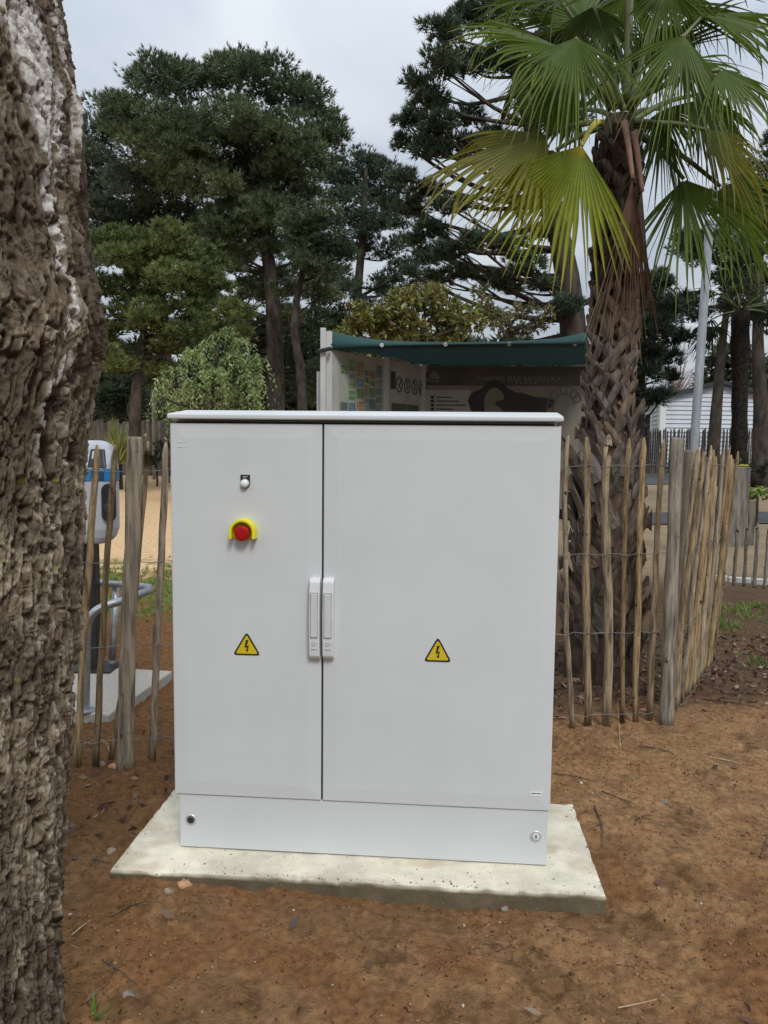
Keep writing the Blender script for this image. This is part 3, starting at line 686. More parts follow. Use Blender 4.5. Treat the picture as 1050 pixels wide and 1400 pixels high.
# wooden sleepers standing upright
sp_ = empty('sleeper_planter', G(1005, 752), 'upright weathered timber sleepers with moss on top at the end of the picket fence', 'planter')
for (px0, px1, pt, pb, D) in ((994, 1021, 638, 752, 10.5), (985, 995, 662, 748, 10.9), (1021, 1031, 684, 752, 10.6)):
    a = P(px0, pb, D); b = P(px1, pb, D); top = P(px0, pt, D).z
    MB().box(a.x, b.x, D, D + .16, gz(a.x, D) - .02, top).build('sleeper', M['old_wood'], sp_, bevel=.012)
mv = MB(); a = P(993, 637, 10.5); b = P(1024, 637, 10.5)
rr2 = random.Random(4)
for i in range(60):
    x = rr2.uniform(a.x, b.x); y = 10.5 + rr2.uniform(0, .16); s = rr2.uniform(.012, .03); z = a.z + .002
    mv.add([(x - s, y, z), (x, y - s, z), (x + s, y, z), (x, y + s, z), (x, y, z + s * .9)], [(0, 1, 4), (1, 2, 4), (2, 3, 4), (3, 0, 4)])
mv.build('moss', mat('yellow_moss', (.30, .25, .03), (.42, .34, .05), rough=.9), sp_)

# ------------------------------------------------------------------ leaf clouds
def leaf_cloud(name, parent, c, d, Ln, Wd, K, spread, base_cols, mat_, seed, diamond=False, jitter=.25, droop=0.0):
    rs = np.random.RandomState(seed); n = len(c)
    c = np.repeat(c, K, 0); d = np.repeat(d, K, 0)
    d = d + rs.normal(size=d.shape) * spread; d[:, 2] -= droop; d /= np.linalg.norm(d, axis=1, keepdims=True) + 1e-9
    s = np.cross(d, rs.normal(size=d.shape)); s /= np.linalg.norm(s, axis=1, keepdims=True) + 1e-9
    Lk = Ln * rs.uniform(.7, 1.25, (len(c), 1)); Wk = Wd * rs.uniform(.8, 1.2, (len(c), 1))
    cols = np.repeat(base_cols, K, 0) * rs.uniform(1 - jitter, 1 + jitter, (len(c), 1))
    if diamond:
        V = np.stack([c, c + d * Lk * .45 - s * Wk, c + d * Lk, c + d * Lk * .45 + s * Wk], 1); k = 4
    else:
        V = np.stack([c - s * Wk, c + s * Wk, c + d * Lk], 1); k = 3
    Fc = np.arange(len(c) * k).reshape(-1, k)
    return np_mesh(name, V.reshape(-1, 3), Fc, mat_, parent, col=np.repeat(cols, k, 0))

def blob_points(blobs, dens, seed, shell=.55, up_bias=.25, lump=.35):
    rs = np.random.RandomState(seed); Cs, Ds, Bi = [], [], []
    for bi, (c, r, sq) in enumerate(blobs):
        n = int(dens * 4 * math.pi * r * r)
        ns = 22
        sc_ = rs.normal(size=(ns, 3)); sc_ /= np.linalg.norm(sc_, axis=1, keepdims=True); sc_ *= (rs.uniform(.35, .92, (ns, 1))) * r
        sr = rs.uniform(.26, .52, ns) * r; wt = sr ** 2; k = rs.choice(ns, n, p=wt / wt.sum())
        u = rs.normal(size=(n, 3)); u /= np.linalg.norm(u, axis=1, keepdims=True); u[:, 2] = np.where(u[:, 2] < -.3, -u[:, 2] * .6, u[:, 2])
        rad = sr[k] * (shell + (1 - shell) * rs.uniform(size=n) ** .7)
        stray = rs.uniform(size=n) < .10; rad = np.where(stray, rad * rs.uniform(1.1, 1.7, n), rad)
        p = sc_[k] + u * rad[:, None] * np.array([1.15, 1.15, .8])
        Cs.append(np.array(c) + p * np.array([1, 1, sq])); d = u + .35 * p / r; d[:, 2] += up_bias; Ds.append(d); Bi.append(np.full(n, bi))
    return np.concatenate(Cs), np.concatenate(Ds), np.concatenate(Bi)

def tree_base(px, D):
    x = P(px, 600, D).x; return Vector((x, D, float(terrain(x, D))))
def px_blobs(lst, D, seed, dspread=.9, sq=.75, extra=0):
    rs = random.Random(seed); o = []
    for (px, py, r) in lst:
        rm = r * D / F_PX; q = P(px, py, D) + Vector((0, rs.uniform(-1, 1) * dspread * max(rm, .5) * 1.2, 0)); q = P(px, py, q.y)
        o.append((tuple(q), rm, sq))
    for i in range(extra):                       # the far side of the crown
        b = rs.choice(o[:len(lst)]); o.append(((b[0][0] + rs.uniform(-.6, .6), b[0][1] + rs.uniform(1.2, 2.6), b[0][2] + rs.uniform(-.3, .3)), b[1] * .95, sq))
    return o
def limbs(trunk_pts, blobs, r0, seed, every=1, twigs=2):
    mb = MB(); rs = random.Random(seed); tp = [Vector(p) for p in trunk_pts]
    dense = smooth_pts(tp, 30)
    for i, (c, r, sq) in enumerate(blobs):
        if i % every: continue
        c = Vector(c)
        cand = [p for p in dense if p.z < c.z - .15 * (c - p).length] or dense[:4]
        s = min(cand, key=lambda p: (p - c).length + rs.uniform(0, .8)); L_ = (c - s).length
        mid = s.lerp(c, .5) + Vector((rs.uniform(-.12, .12), rs.uniform(-.12, .12), -.06 + rs.uniform(-.1, .06))) * L_
        rr = min(r0 * .5, .018 + .016 * L_)
        pts = smooth_pts([s, mid, c], 7); mb.tube(pts, [rr * (1 - .75 * k / 7) for k in range(8)], 5)
        for k in range(twigs):
            a = pts[rs.randint(3, 7)]; e_ = c + Vector((rs.uniform(-1, 1), rs.uniform(-1, 1), rs.uniform(-.5, .9) * sq)) * r * .95
            mb.tube(smooth_pts([a, a.lerp(e_, .5) + Vector((0, 0, rs.uniform(-.1, .1))), e_], 4), [rr * .32 * (1 - .7 * q / 4) for q in range(5)], 4)
    return mb
def pine(name, label, trunk, r0, blobs, D, seed, cols, dens=110, K=9, Ln=.145, Wd=.0115, group='pine trees behind the cabinet', cat='tree', lump=.35, twigs=2, ub=.45):
    base = Vector(trunk[0]); root = empty(name, base, label, cat, group)
    pts = smooth_pts(trunk, 16); rad = [r0 * (1.15 - .8 * i / 16) for i in range(17)]
    MB().tube(pts, rad, 10, jit=.08).build('trunk', M['branch'], root, smooth=True)
    limbs(trunk, blobs, r0, seed, twigs=twigs).build('branches', M['branch'], root, smooth=True)
    c, d, bi = blob_points(blobs, dens, seed, shell=.45, up_bias=ub, lump=lump)
    rs = np.random.RandomState(seed); cols = np.array(cols); pick = rs.uniform(size=(len(blobs), 1)); bc = cols[0] + (cols[1] - cols[0]) * pick
    leaf_cloud('crown', root, c, d, Ln, Wd, K, .55, bc[bi] * rs.uniform(.65, 1.4, (len(c), 1)), M['needles'], seed + 1)
    return root
GRN = [(.088, .130, .066), (.155, .192, .095)]
YGR = [(.105, .142, .05), (.165, .20, .066)]
DRK = [(.048, .078, .048), (.080, .115, .066)]
D = 21
bA = px_blobs([(215, 118, 46), (268, 112, 44), (318, 100, 46), (362, 118, 46), (408, 142, 44), (440, 168, 32), (165, 150, 46), (205, 195, 52), (262, 180, 54), (240, 215, 44), (290, 215, 44), (305, 368, 26), (335, 395, 20), (282, 388, 22), (378, 340, 28), (412, 395, 22), (445, 395, 22), (400, 430, 18), (352, 330, 30), (325, 175, 56), (385, 200, 48), (432, 208, 36), (340, 240, 52), (385, 265, 44), (300, 255, 46), (415, 245, 38), (350, 290, 40), (310, 305, 34), (395, 300, 32), (290, 335, 28), (455, 185, 22)], D, 1, extra=8)
tA = [tree_base(378, D), P(377, 520, D), P(374, 420, D), P(362, 320, D), P(340, 220, D), P(325, 130, D)]
pine('stone_pine', 'tallest broad rounded green pine rising behind the left door of the cabinet', tA, .24, bA, D, 21, GRN)
D = 24
bA2 = px_blobs([(140, 190, 36), (145, 240, 42), (190, 255, 48), (235, 245, 44), (150, 300, 40), (205, 305, 44), (258, 300, 40), (135, 345, 36), (175, 165, 32), (230, 330, 36), (280, 320, 34), (180, 345, 36), (260, 345, 30), (130, 290, 36), (300, 330, 28), (320, 300, 30), (125, 250, 30), (118, 215, 26)], D, 2, extra=4)
tA2 = [tree_base(225, D), P(228, 520, D), P(222, 420, D), P(205, 320, D), P(190, 230, D)]
pine('stone_pine', 'grey-green pine partly hidden by the foreground trunk, left of the tallest pine', tA2, .2, bA2, D, 22, [(.085, .118, .078), (.12, .15, .10)])
D = 16
bA3 = px_blobs([(165, 355, 30), (205, 350, 34), (250, 350, 32), (150, 395, 32), (195, 395, 38), (245, 385, 34), (280, 375, 22), (165, 440, 34), (215, 440, 36), (262, 425, 28), (190, 480, 28), (240, 470, 24), (140, 470, 28), (120, 420, 28), (275, 410, 24), (150, 495, 30), (210, 495, 26), (295, 360, 18), (225, 385, 32), (305, 390, 18), (185, 330, 26), (235, 325, 26), (280, 345, 22), (150, 330, 28), (310, 425, 20), (260, 450, 28), (300, 455, 20)], D, 3, extra=4)
tA3 = [tree_base(182, D), P(186, 540, D), P(196, 460, D), P(205, 380, D)]
pine('young_pine', 'low yellowish-green pine with full crown below the grey-green pine', tA3, .13, bA3, D, 23, YGR, Ln=.13, dens=150)
D = 19
bA4 = px_blobs([(402, 312, 26), (436, 300, 30), (425, 335, 30), (455, 330, 24), (410, 360, 24), (448, 370, 24), (390, 395, 18), (435, 405, 18), (470, 350, 20)], D, 4, extra=2)
tA4 = [tree_base(415, D), P(412, 520, D), P(402, 450, D), P(412, 380, D), P(430, 310, D)]
pine('young_pine', 'slender mid-green pine between the tallest pine and the shade canopy', tA4, .13, bA4, D, 24, [(.065, .098, .052), (.10, .13, .065)])
D = 25
bG = px_blobs([(285, 405, 26), (325, 420, 22), (300, 450, 26), (355, 470, 24), (395, 440, 26), (430, 440, 26), (455, 455, 24), (410, 490, 26), (445, 500, 26), (380, 525, 26), (340, 520, 24), (470, 430, 20), (370, 410, 24), (350, 385, 22), (385, 375, 24), (330, 360, 20), (440, 345, 24), (480, 480, 22), (500, 440, 22), (315, 485, 24), (290, 500, 22), (270, 440, 24), (345, 445, 20), (375, 440, 20), (360, 400, 18), (310, 350, 22), (410, 460, 22), (470, 400, 20), (430, 375, 22), (120, 480, 26), (145, 500, 26), (265, 470, 22), (425, 540, 24)], D, 14, extra=4)
tG = [tree_base(345, D), P(350, 520, D), P(338, 450, D), P(325, 380, D)]
pine('dark_understory_pine', 'low dark pine with bare leaning stem filling the gap under the tallest pine', tG, .12, bG, D, 30, [(.062, .096, .054), (.105, .142, .072)], dens=95, twigs=4)
D = 27
bC = px_blobs([(490, 222, 26), (468, 250, 24), (518, 232, 26), (500, 262, 30), (545, 255, 28), (476, 300, 26), (520, 300, 30), (552, 300, 28), (500, 338, 24), (540, 345, 26), (470, 340, 20), (560, 365, 22), (520, 390, 20), (482, 395, 18), (455, 260, 24), (445, 310, 24), (460, 380, 22), (440, 420, 22), (500, 420, 22), (535, 415, 20), (530, 275, 26), (505, 310, 26), (545, 375, 22), (475, 270, 24), (565, 395, 20), (450, 230, 18)], D, 5, extra=5)
tC = [tree_base(492, D), P(492, 520, D), P(488, 420, D), P(496, 320, D), P(500, 230, D)]
pine('distant_pine', 'dark distant pine showing above the left end of the shade canopy', tC, .22, bC, D, 25, DRK, dens=70)
D = 13.5
bB = px_blobs([(640, 25, 34), (690, 15, 36), (605, 48, 30), (740, 10, 36), (600, 88, 28), (640, 90, 32), (690, 80, 34), (572, 112, 22), (590, 140, 28), (562, 165, 24), (600, 172, 30), (640, 160, 22), (550, 195, 18), (590, 205, 24), (640, 200, 30), (676, 190, 28), (700, 220, 24), (552, 245, 20), (585, 262, 26), (615, 285, 24), (560, 285, 22), (590, 315, 26), (560, 330, 20), (615, 345, 26), (650, 330, 22), (600, 380, 22), (640, 372, 24), (560, 375, 16), (690, 330, 26), (715, 365, 26), (685, 385, 20), (740, 390, 20), (760, 60, 40), (745, 320, 26), (775, 420, 22), (735, 110, 36), (770, 160, 36), (800, 20, 36), (700, 395, 18)], D, 6, dspread=1.3, sq=.55, extra=8)
tB = [tree_base(790, D), P(786, 520, D), P(778, 400, D), P(755, 280, D), P(720, 150, D), P(690, 30, D)]
pine('dark_pine', 'dark layered pine with brown trunk directly behind the fan palm', tB, .24, bB, D, 26, DRK, Ln=.125, Wd=.0105, dens=165, lump=.5, twigs=4)
D = 15
bD = px_blobs([(890, 395, 28), (915, 425, 28), (938, 415, 20), (890, 450, 34), (925, 465, 20), (905, 495, 24), (880, 510, 28), (918, 515, 14), (890, 545, 22), (870, 420, 26), (870, 480, 26), (908, 540, 12)], D, 7, sq=.6, extra=3)
tD = [tree_base(872, D), P(872, 540, D), P(876, 460, D), P(885, 380, D)]
pine('dark_conifer', 'blackish-green drooping conifer right of the palm trunk', tD, .16, bD, D, 27, [(.022, .036, .026), (.036, .052, .034)], Ln=.18, dens=110)
D = 20
bE = px_blobs([(1035, 245, 34), (1065, 270, 36), (1015, 290, 28), (1050, 320, 34), (1020, 345, 28), (985, 330, 26), (1055, 380, 34), (1010, 390, 24), (960, 350, 22), (1075, 200, 34), (1040, 430, 24), (1070, 440, 28), (990, 280, 24), (945, 330, 22)], D, 8, extra=5)
tE = [tree_base(1041, D), P(1040, 560, D), P(1036, 470, D), P(1038, 380, D), P(1040, 260, D)]
pine('roadside_pine', 'thick brown pine trunk at the far right before the white cabin', tE, .19, bE, D, 28, DRK)
D = 20.5
bF = px_blobs([(1000, 420, 20), (1008, 395, 22), (990, 380, 20), (1012, 360, 22)], D, 9, extra=1)
pine('roadside_pine', 'slimmer leaning pine trunk between the lamp post and the dark palm', [tree_base(976, D), P(980, 560, D), P(988, 470, D), P(1000, 380, D)], .165, bF, D, 29, DRK)

# broad-leaved trees
def leafy(name, label, trunk, r0, blobs, seed, cols, Ln, Wd, dens, K=5, droop=.35, group=None, spread=.7):
    root = empty(name, Vector(trunk[0]), label, 'tree', group)
    pts = smooth_pts(trunk, 12); MB().tube(pts, [r0 * (1.1 - .7 * i / 12) for i in range(13)], 8, jit=.08).build('trunk', M['branch'], root, smooth=True)
    limbs(trunk, blobs, r0, seed, twigs=4).build('branches', M['branch'], root, smooth=True)
    c, d, bi = blob_points(blobs, dens, seed, shell=.3, up_bias=.1, lump=.6)
    rs = np.random.RandomState(seed); cols = np.array(cols); k = rs.randint(0, len(cols), len(c))
    leaf_cloud('crown', root, c, d, Ln, Wd, K, spread, cols[k], M['leaves'], seed + 1, diamond=True, droop=droop)
    return root
D = 11.5
leafy('olive_shrub', 'bushy yellow-green tree with russet leaves rising behind the shade canopy', [tree_base(570, D), P(568, 560, D), P(575, 480, D), P(580, 430, D)], .08,
      px_blobs([(502, 432, 24), (540, 428, 30), (580, 412, 26), (612, 428, 28), (640, 440, 20), (482, 446, 12), (560, 450, 30), (610, 455, 26), (520, 455, 26), (598, 400, 16)], D, 31, sq=.8, extra=3), 31,
      [(.16, .185, .04), (.22, .225, .06), (.19, .14, .05), (.11, .14, .035), (.27, .26, .10)], .10, .02, 150)
D = 13
leafy('olive_shrub', 'thin pale-leaved tree with sky showing through, between the bushy tree and the palm', [tree_base(700, D), P(702, 560, D), P(700, 480, D), P(695, 430, D)], .06,
      px_blobs([(668, 425, 20), (690, 440, 20), (715, 425, 18), (735, 445, 18), (655, 400, 14), (705, 455, 20), (745, 430, 12)], D, 32, sq=.8), 32,
      [(.18, .20, .10), (.22, .23, .13), (.15, .16, .06), (.19, .14, .06)], .09, .017, 90)
# pepper tree: hanging strands of leaflets
D = 14
pr = empty('pepper_tree', tree_base(288, D), 'small light-green weeping pepper tree in front of the dark pines', 'tree')
tP = [tree_base(288, D), P(288, 560, D), P(292, 520, D), P(300, 470, D)]
MB().tube(smooth_pts(tP, 10), [.07 * (1.1 - .07 * i) for i in range(11)], 8).build('trunk', M['branch'], pr, smooth=True)
bP = px_blobs([(308, 456, 18), (332, 472, 18), (280, 474, 16), (262, 488, 20), (318, 492, 22), (350, 496, 18), (236, 508, 16), (292, 512, 22), (338, 520, 22), (262, 530, 20), (222, 520, 10), (310, 540, 24), (346, 542, 14), (215, 540, 8), (240, 548, 14)], D, 33, sq=.9, extra=5)
limbs(tP, bP, .06, 33, twigs=3).build('branches', M['branch'], pr, smooth=True)
rs = np.random.RandomState(34); cs, ds, cc = [], [], []
pal = np.array([(.19, .27, .085), (.28, .36, .13), (.13, .19, .065), (.37, .43, .22)])
for (c, r, sq) in bP:
    for k in range(int(125 * r * r * 4)):
        u = rs.normal(size=3); u /= np.linalg.norm(u); u[2] = abs(u[2]) * .9 - .15; p = np.array(c) + u * r * rs.uniform(.5, 1.05)
        L_ = rs.uniform(.2, .8); out_ = np.array([u[0], u[1], .25]) * .5; col = pal[rs.randint(4)]
        for j in range(9):
            t = j / 8; q = p + out_ * L_ * t * .5 + np.array([0, 0, -1]) * L_ * t * t; cs.append(q); ds.append(np.array([rs.uniform(-1, 1), rs.uniform(-1, 1), -.9])); cc.append(col)
leaf_cloud('crown', pr, np.array(cs), np.array(ds), .085, .010, 2, .35, np.array(cc), M['leaves'], 35, diamond=True)

# far-off wood closing the view
rs = np.random.RandomState(41); bl = []
for i in range(90):
    x = -32 + i * .85; y = 44 + rs.uniform(-2, 4) + .004 * x * x; z = float(terrain(x, y)); hh = rs.uniform(4.2, 7.2)
    if 12.5 < x < 20: hh *= .3
    for k in range(4): bl.append(((x + rs.uniform(-.6, .6), y + rs.uniform(-.8, .8), z + hh * (k + .4) / 4), rs.uniform(.9, 1.5), .8))
c, d, bi = blob_points(bl, 9.5, 42)
tl = leaf_cloud('treeline', None, c, d, .6, .12, 3, .7, np.array([(.045, .062, .035), (.07, .085, .045)])[rs.randint(0, 2, len(c))], M['needles'], 43); tag(tl, 'dark far-off wood closing the view behind the pines', 'wood', kind='stuff')

# bare winter tree over the tiled roof
D = 48
bt = empty('bare_tree', tree_base(925, D), 'leafless pale tree behind the terracotta roof', 'tree')
mb = MB(); mb2 = MB(); rg2 = random.Random(8); b0 = tree_base(925, D)
mb.tube([b0, b0 + Vector((0, 0, 3)), b0 + Vector((.1, 0, 4.2))], [.14, .1, .07], 6)
for i in range(70):
    s = b0 + Vector((rg2.uniform(-.1, .1), 0, rg2.uniform(2.4, 4.2))); e_ = s + Vector((rg2.uniform(-2.0, 2.0), rg2.uniform(-1.5, 1.5), rg2.uniform(.8, 2.4)))
    mb2.tube([s, s.lerp(e_, .5) + Vector((0, 0, .2)), e_], [.03, .018, .008], 4)
bm_ = mat('bare_twigs', (.20, .15, .13), (.28, .22, .2), rough=.9)
mb.build('trunk', bm_, bt); mb2.build('branches', bm_, bt)

# ------------------------------------------------------------------ fan palms
def frond_mb(base, hub, tip, nrm, spread, nseg, droop, rs, cols, fold=.95, hang=.3, fuse=.42, lenvar=.1, shrink=.25, wscale=1.0):
    base = Vector(base); hub = Vector(hub); tip = Vector(tip); a = (tip - hub); L0 = a.length; a.normalize()
    nrm = Vector(nrm); nrm = (nrm - a * nrm.dot(a)).normalized(); b = nrm.cross(a)
    V, Fc, Cc = [], [], []; S = R(spread); dl = 2 * S / nseg; NS = 11; JF = max(2, round(fuse * NS)); down = Vector((0, 0, -1))
    rays = []                                    # boundaries shared by neighbouring segments: the fused, pleated part
    w0, w1 = rs.uniform(0, 6), rs.uniform(0, 6)
    for k in range(nseg + 1):
        ph = -S + k * dl; q = abs(ph) / S; L_ = L0 * (1 - shrink * q * q) * (1 + .05 * math.sin(ph * 4 + w1)); d = a * math.cos(ph) + b * math.sin(ph)
        d = (d + nrm * (.09 * math.sin(ph * 3.1 + w0) + .05 * math.sin(ph * 7.3 + w1) - .10 * q * q)).normalized(); p = hub + d * .012; pts = [p]
        for j in range(JF):
            d = (d + down * droop * (j / NS) * .28).normalized(); p = p + d * (L_ / NS); pts.append(p)
        rays.append((pts, L_))
    JM = JF
    for k in range(nseg):
        JF = max(2, JM - rs.choice((0, 0, 0, 1, 1, 2)))
        A, La = rays[k]; B, Lb = rays[k + 1]; L_ = (La + Lb) / 2 * (1 + rs.uniform(-lenvar, lenvar)); tipc = rs.random()
        hgk = rs.random() < hang; hs = rs.uniform(max(fuse + .05, .5), .80); dk = droop * rs.uniform(.8, 1.3); o = len(V)
        def colour(t):
            c = Vector(cols[0]).lerp(Vector(cols[1]), min(1, t * 1.5))
            if t > .8: c = c.lerp(Vector(cols[2]), (t - .8) / .2 * (.35 + .65 * tipc))
            if t < .06: c = Vector(cols[3])
            return c
        for j in range(JF + 1):
            e1, e2 = A[j], B[j]; mid = (e1 + e2) / 2; w_ = (e2 - e1).length; n = nrm
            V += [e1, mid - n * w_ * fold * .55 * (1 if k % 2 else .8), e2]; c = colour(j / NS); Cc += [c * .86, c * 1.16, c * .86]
        sd_ = (B[JF] - A[JF]); hw0 = sd_.length / 2 * wscale; sd_.normalize(); p = (A[JF] + B[JF]) / 2; d = (p - (A[JF - 1] + B[JF - 1]) / 2).normalized()
        st = max(.01, (L_ - (La + Lb) / 2 * JF / NS)) / (NS - JF)
        d = (d + Vector((rs.uniform(-1, 1), rs.uniform(-1, 1), rs.uniform(-1, 1))) * .06).normalized()
        roll = rs.uniform(-.7, .7); sd_ = (sd_ * math.cos(roll) + nrm * math.sin(roll)).normalized(); tone = rs.uniform(.78, 1.25)
        for j in range(JF + 1, NS + 1):
            t = j / NS; g = dk * t * .5
            if hgk and t > hs: g += .55 + rs.uniform(0, .4)
            d = (d + down * g * .55 + Vector((rs.uniform(-.02, .02), rs.uniform(-.02, .02), 0))).normalized(); p = p + d * st
            hw = hw0 * max(.06, max(0, 1 - (t - JF / NS) / (1 - JF / NS)) ** .75) + .0006
            sd_ = (sd_ - d * sd_.dot(d)).normalized(); n = d.cross(sd_)
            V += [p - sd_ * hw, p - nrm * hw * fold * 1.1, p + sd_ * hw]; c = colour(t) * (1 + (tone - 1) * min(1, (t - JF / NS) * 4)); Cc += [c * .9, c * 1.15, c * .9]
        for j in range(NS):
            i = o + j * 3; Fc += [(i, i + 1, i + 4, i + 3), (i + 1, i + 2, i + 5, i + 4)]
    return V, Fc, Cc
PC = P(846, 172, 4.62)
palm = empty('fan_palm', Vector((P(824, 600, 4.65).x, 4.65, gz(1.3, 4.65))), 'fan palm with rough scaly trunk and green fronds behind the picket fence', 'palm')
def axis(z):
    t = max(z, 0) / PC.z; return Vector((P(822, 900, 4.65).x + (PC.x - P(822, 900, 4.65).x) * t ** 1.4, 4.65 - .03 * t, z))
def prad(z): return float(np.interp(z, [0, .5, 1.2, 1.7, 2.1, 2.8, 3.2, 3.45], [.225, .20, .15, .112, .102, .100, .098, .055]))
pts = [axis(z) for z in np.linspace(-.05, PC.z + .05, 40)]
MB().tube(pts, [prad(p.z) for p in pts], 20, jit=.06).build('trunk', M['palmtrunk'], palm, smooth=True)
def boot_mesh(i, rg, w_, h_, flare, notch):
    # a cut leaf base: broad curved shield, flaring outwards, split at the top
    V = []; Fc = []; nu, nv = 7, 6
    ja = [rg.uniform(-.12, .12) for _ in range(nu)]
    for sgn in (0, 1):
        for j in range(nv + 1):
            t = j / nv; hw = w_ * (.62 + .5 * t if t < .45 else .845 - .62 * (t - .45) ** 1.1)
            for k in range(nu):
                u = (k / (nu - 1) - .5) * 2
                x = u * hw; z = h_ * t; y = flare * t ** 1.6 + .012 * (1 - u * u) + .01 * t - (x * x) / .36
                if j == nv: z += h_ * ja[k]
                if t > .6: z -= notch * h_ * max(0, 1 - abs(u) * 2.2) * (t - .6) / .4
                th_ = .011 * (1 - .5 * t) * (1 - .6 * abs(u))
                y += rg.uniform(-.003, .003)
                V.append((x, y - (th_ if sgn else 0), z))
    n = (nv + 1) * nu
    for j in range(nv):
        for k in range(nu - 1):
            a = j * nu + k; Fc.append((a, a + 1, a + nu + 1, a + nu)); Fc.append((n + a, n + a + nu, n + a + nu + 1, n + a + 1))
    for j in range(nv):
        for k in (0, nu - 1):
            a = j * nu + k; q = (a, a + nu, n + a + nu, n + a); Fc.append(q if k == 0 else q[::-1])
    for k in range(nu - 1):
        a = nv * nu + k; Fc.append((a, a + 1, n + a + 1, n + a))
    me = bpy.data.meshes.new('leaf_base'); me.from_pydata(V, [], Fc); me.update(); me.materials.append(M['leafbase']); return me
rgb = random.Random(17)
def vee_mesh(rg):
    # split leaf base: a cut stub at the top, two legs clasping the trunk below it
    V = []; Fc = []
    sp = rg.uniform(.075, .10); dn = rg.uniform(.11, .15); wl_ = rg.uniform(.026, .034)
    for sx in (-1, 1):
        n = 7; b0 = len(V)
        for j in range(n):
            t = j / (n - 1); cx = sx * (.010 + sp * t ** .9); cz = .055 - (dn + .055) * t; w_ = wl_ * (1.0 - .25 * t) * (1 if j else .8)
            y = .050 * (1 - t) ** 1.3 + .010 + rg.uniform(-.003, .003)
            dx_, dz_ = sx * .62, -.78
            for k, q in enumerate((-1, 0, 1)):
                x = cx + q * w_ * .8 * .78 ; z = cz + q * w_ * sx * .62 + rg.uniform(-.004, .004)
                yy = y - x * x / .30 + .010 * (1 - abs(q)) + rg.uniform(-.002, .002)
                V.append((x, yy, z)); 
            for k, q in enumerate((-1, 0, 1)):
                x, yy, z = V[-3]; V.append((x * .98, yy - .013 * (1 - .4 * t), z))
        for j in range(n - 1):
            a = b0 + j * 6
            for k in range(2): Fc.append((a + k, a + k + 1, a + k + 7, a + k + 6)); Fc.append((a + 3 + k, a + 9 + k, a + 10 + k, a + 4 + k))
            Fc.append((a, a + 6, a + 9, a + 3)); Fc.append((a + 2, a + 5, a + 11, a + 8))
        Fc.append((b0, b0 + 3, b0 + 4, b0 + 1)); Fc.append((b0 + 1, b0 + 4, b0 + 5, b0 + 2))
    me = bpy.data.meshes.new('leaf_base'); me.from_pydata(V, [], Fc); me.update(); me.materials.append(M['leafbase']); return me
bt_hi = [vee_mesh(rgb) for i in range(9)]
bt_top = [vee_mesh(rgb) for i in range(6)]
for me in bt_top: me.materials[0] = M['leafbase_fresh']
bt_lo = [boot_mesh(i, rgb, .075, .20, .050, .30) for i in range(7)]
bt_big = [boot_mesh(i, rgb, .055, .32, .13, .2) for i in range(5)]
zq = .10; i = 0
while zq < 3.22:
    lowf = max(0, min(1, (1.75 - zq) / .5)); a = i * R(137.5) + rgb.uniform(-.15, .15)
    kind = bt_big if (lowf > .8 and rgb.random() < .05) else bt_lo if rgb.random() < lowf else bt_hi
    o = bpy.data.objects.new('leaf_base', rgb.choice(kind)); COL.objects.link(o); o.parent = palm
    c = axis(zq); rr = prad(zq) - .008
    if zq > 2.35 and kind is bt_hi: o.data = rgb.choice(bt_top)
    o.location = c + Vector((math.cos(a) * rr, math.sin(a) * rr, 0)) - ORG[palm.name]
    hi_ = kind is bt_hi; o.rotation_euler = (rgb.uniform(-.10, .06), rgb.uniform(-.14, .14) if hi_ else rgb.uniform(-.28, .28) + (.22 if i % 2 else -.22), a - math.pi / 2)
    s = rgb.uniform(.85, 1.2) * (.86 if zq > 1.3 else .95); o.scale = (s, s, s * rgb.uniform(.85, 1.15))
    zq += .0128 + .002 * lowf; i += 1
print('leaf bases', i)
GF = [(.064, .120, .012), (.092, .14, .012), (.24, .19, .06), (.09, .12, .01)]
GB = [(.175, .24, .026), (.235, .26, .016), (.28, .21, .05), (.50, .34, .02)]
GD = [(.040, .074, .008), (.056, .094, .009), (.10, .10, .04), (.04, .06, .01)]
GY = [(.10, .13, .018), (.19, .18, .024), (.28, .19, .08), (.12, .14, .02)]
BR = [(.11, .055, .038), (.21, .132, .085), (.38, .29, .19), (.12, .06, .04)]
rgf = random.Random(23)
def frond(base, hub, tip, nrm, spread, nseg, droop, cols, pet='petiole_green', name='frond', mt='frond', **k):
    V, Fc, Cc = frond_mb(base, hub, tip, nrm, spread, nseg, droop, rgf, cols, **k)
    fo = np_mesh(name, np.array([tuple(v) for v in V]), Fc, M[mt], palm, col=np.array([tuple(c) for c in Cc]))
    base = Vector(base); hub = Vector(hub); mid = base.lerp(hub, .5) + Vector((0, 0, .06 * (hub - base).length))
    pp = smooth_pts([base, mid, hub], 8); MB().tube(pp, [.020 - .0085 * i / 8 for i in range(9)], 7, flat=.55).build('petiole', M[pet], fo, smooth=True)
    return fo
Y0 = 4.6
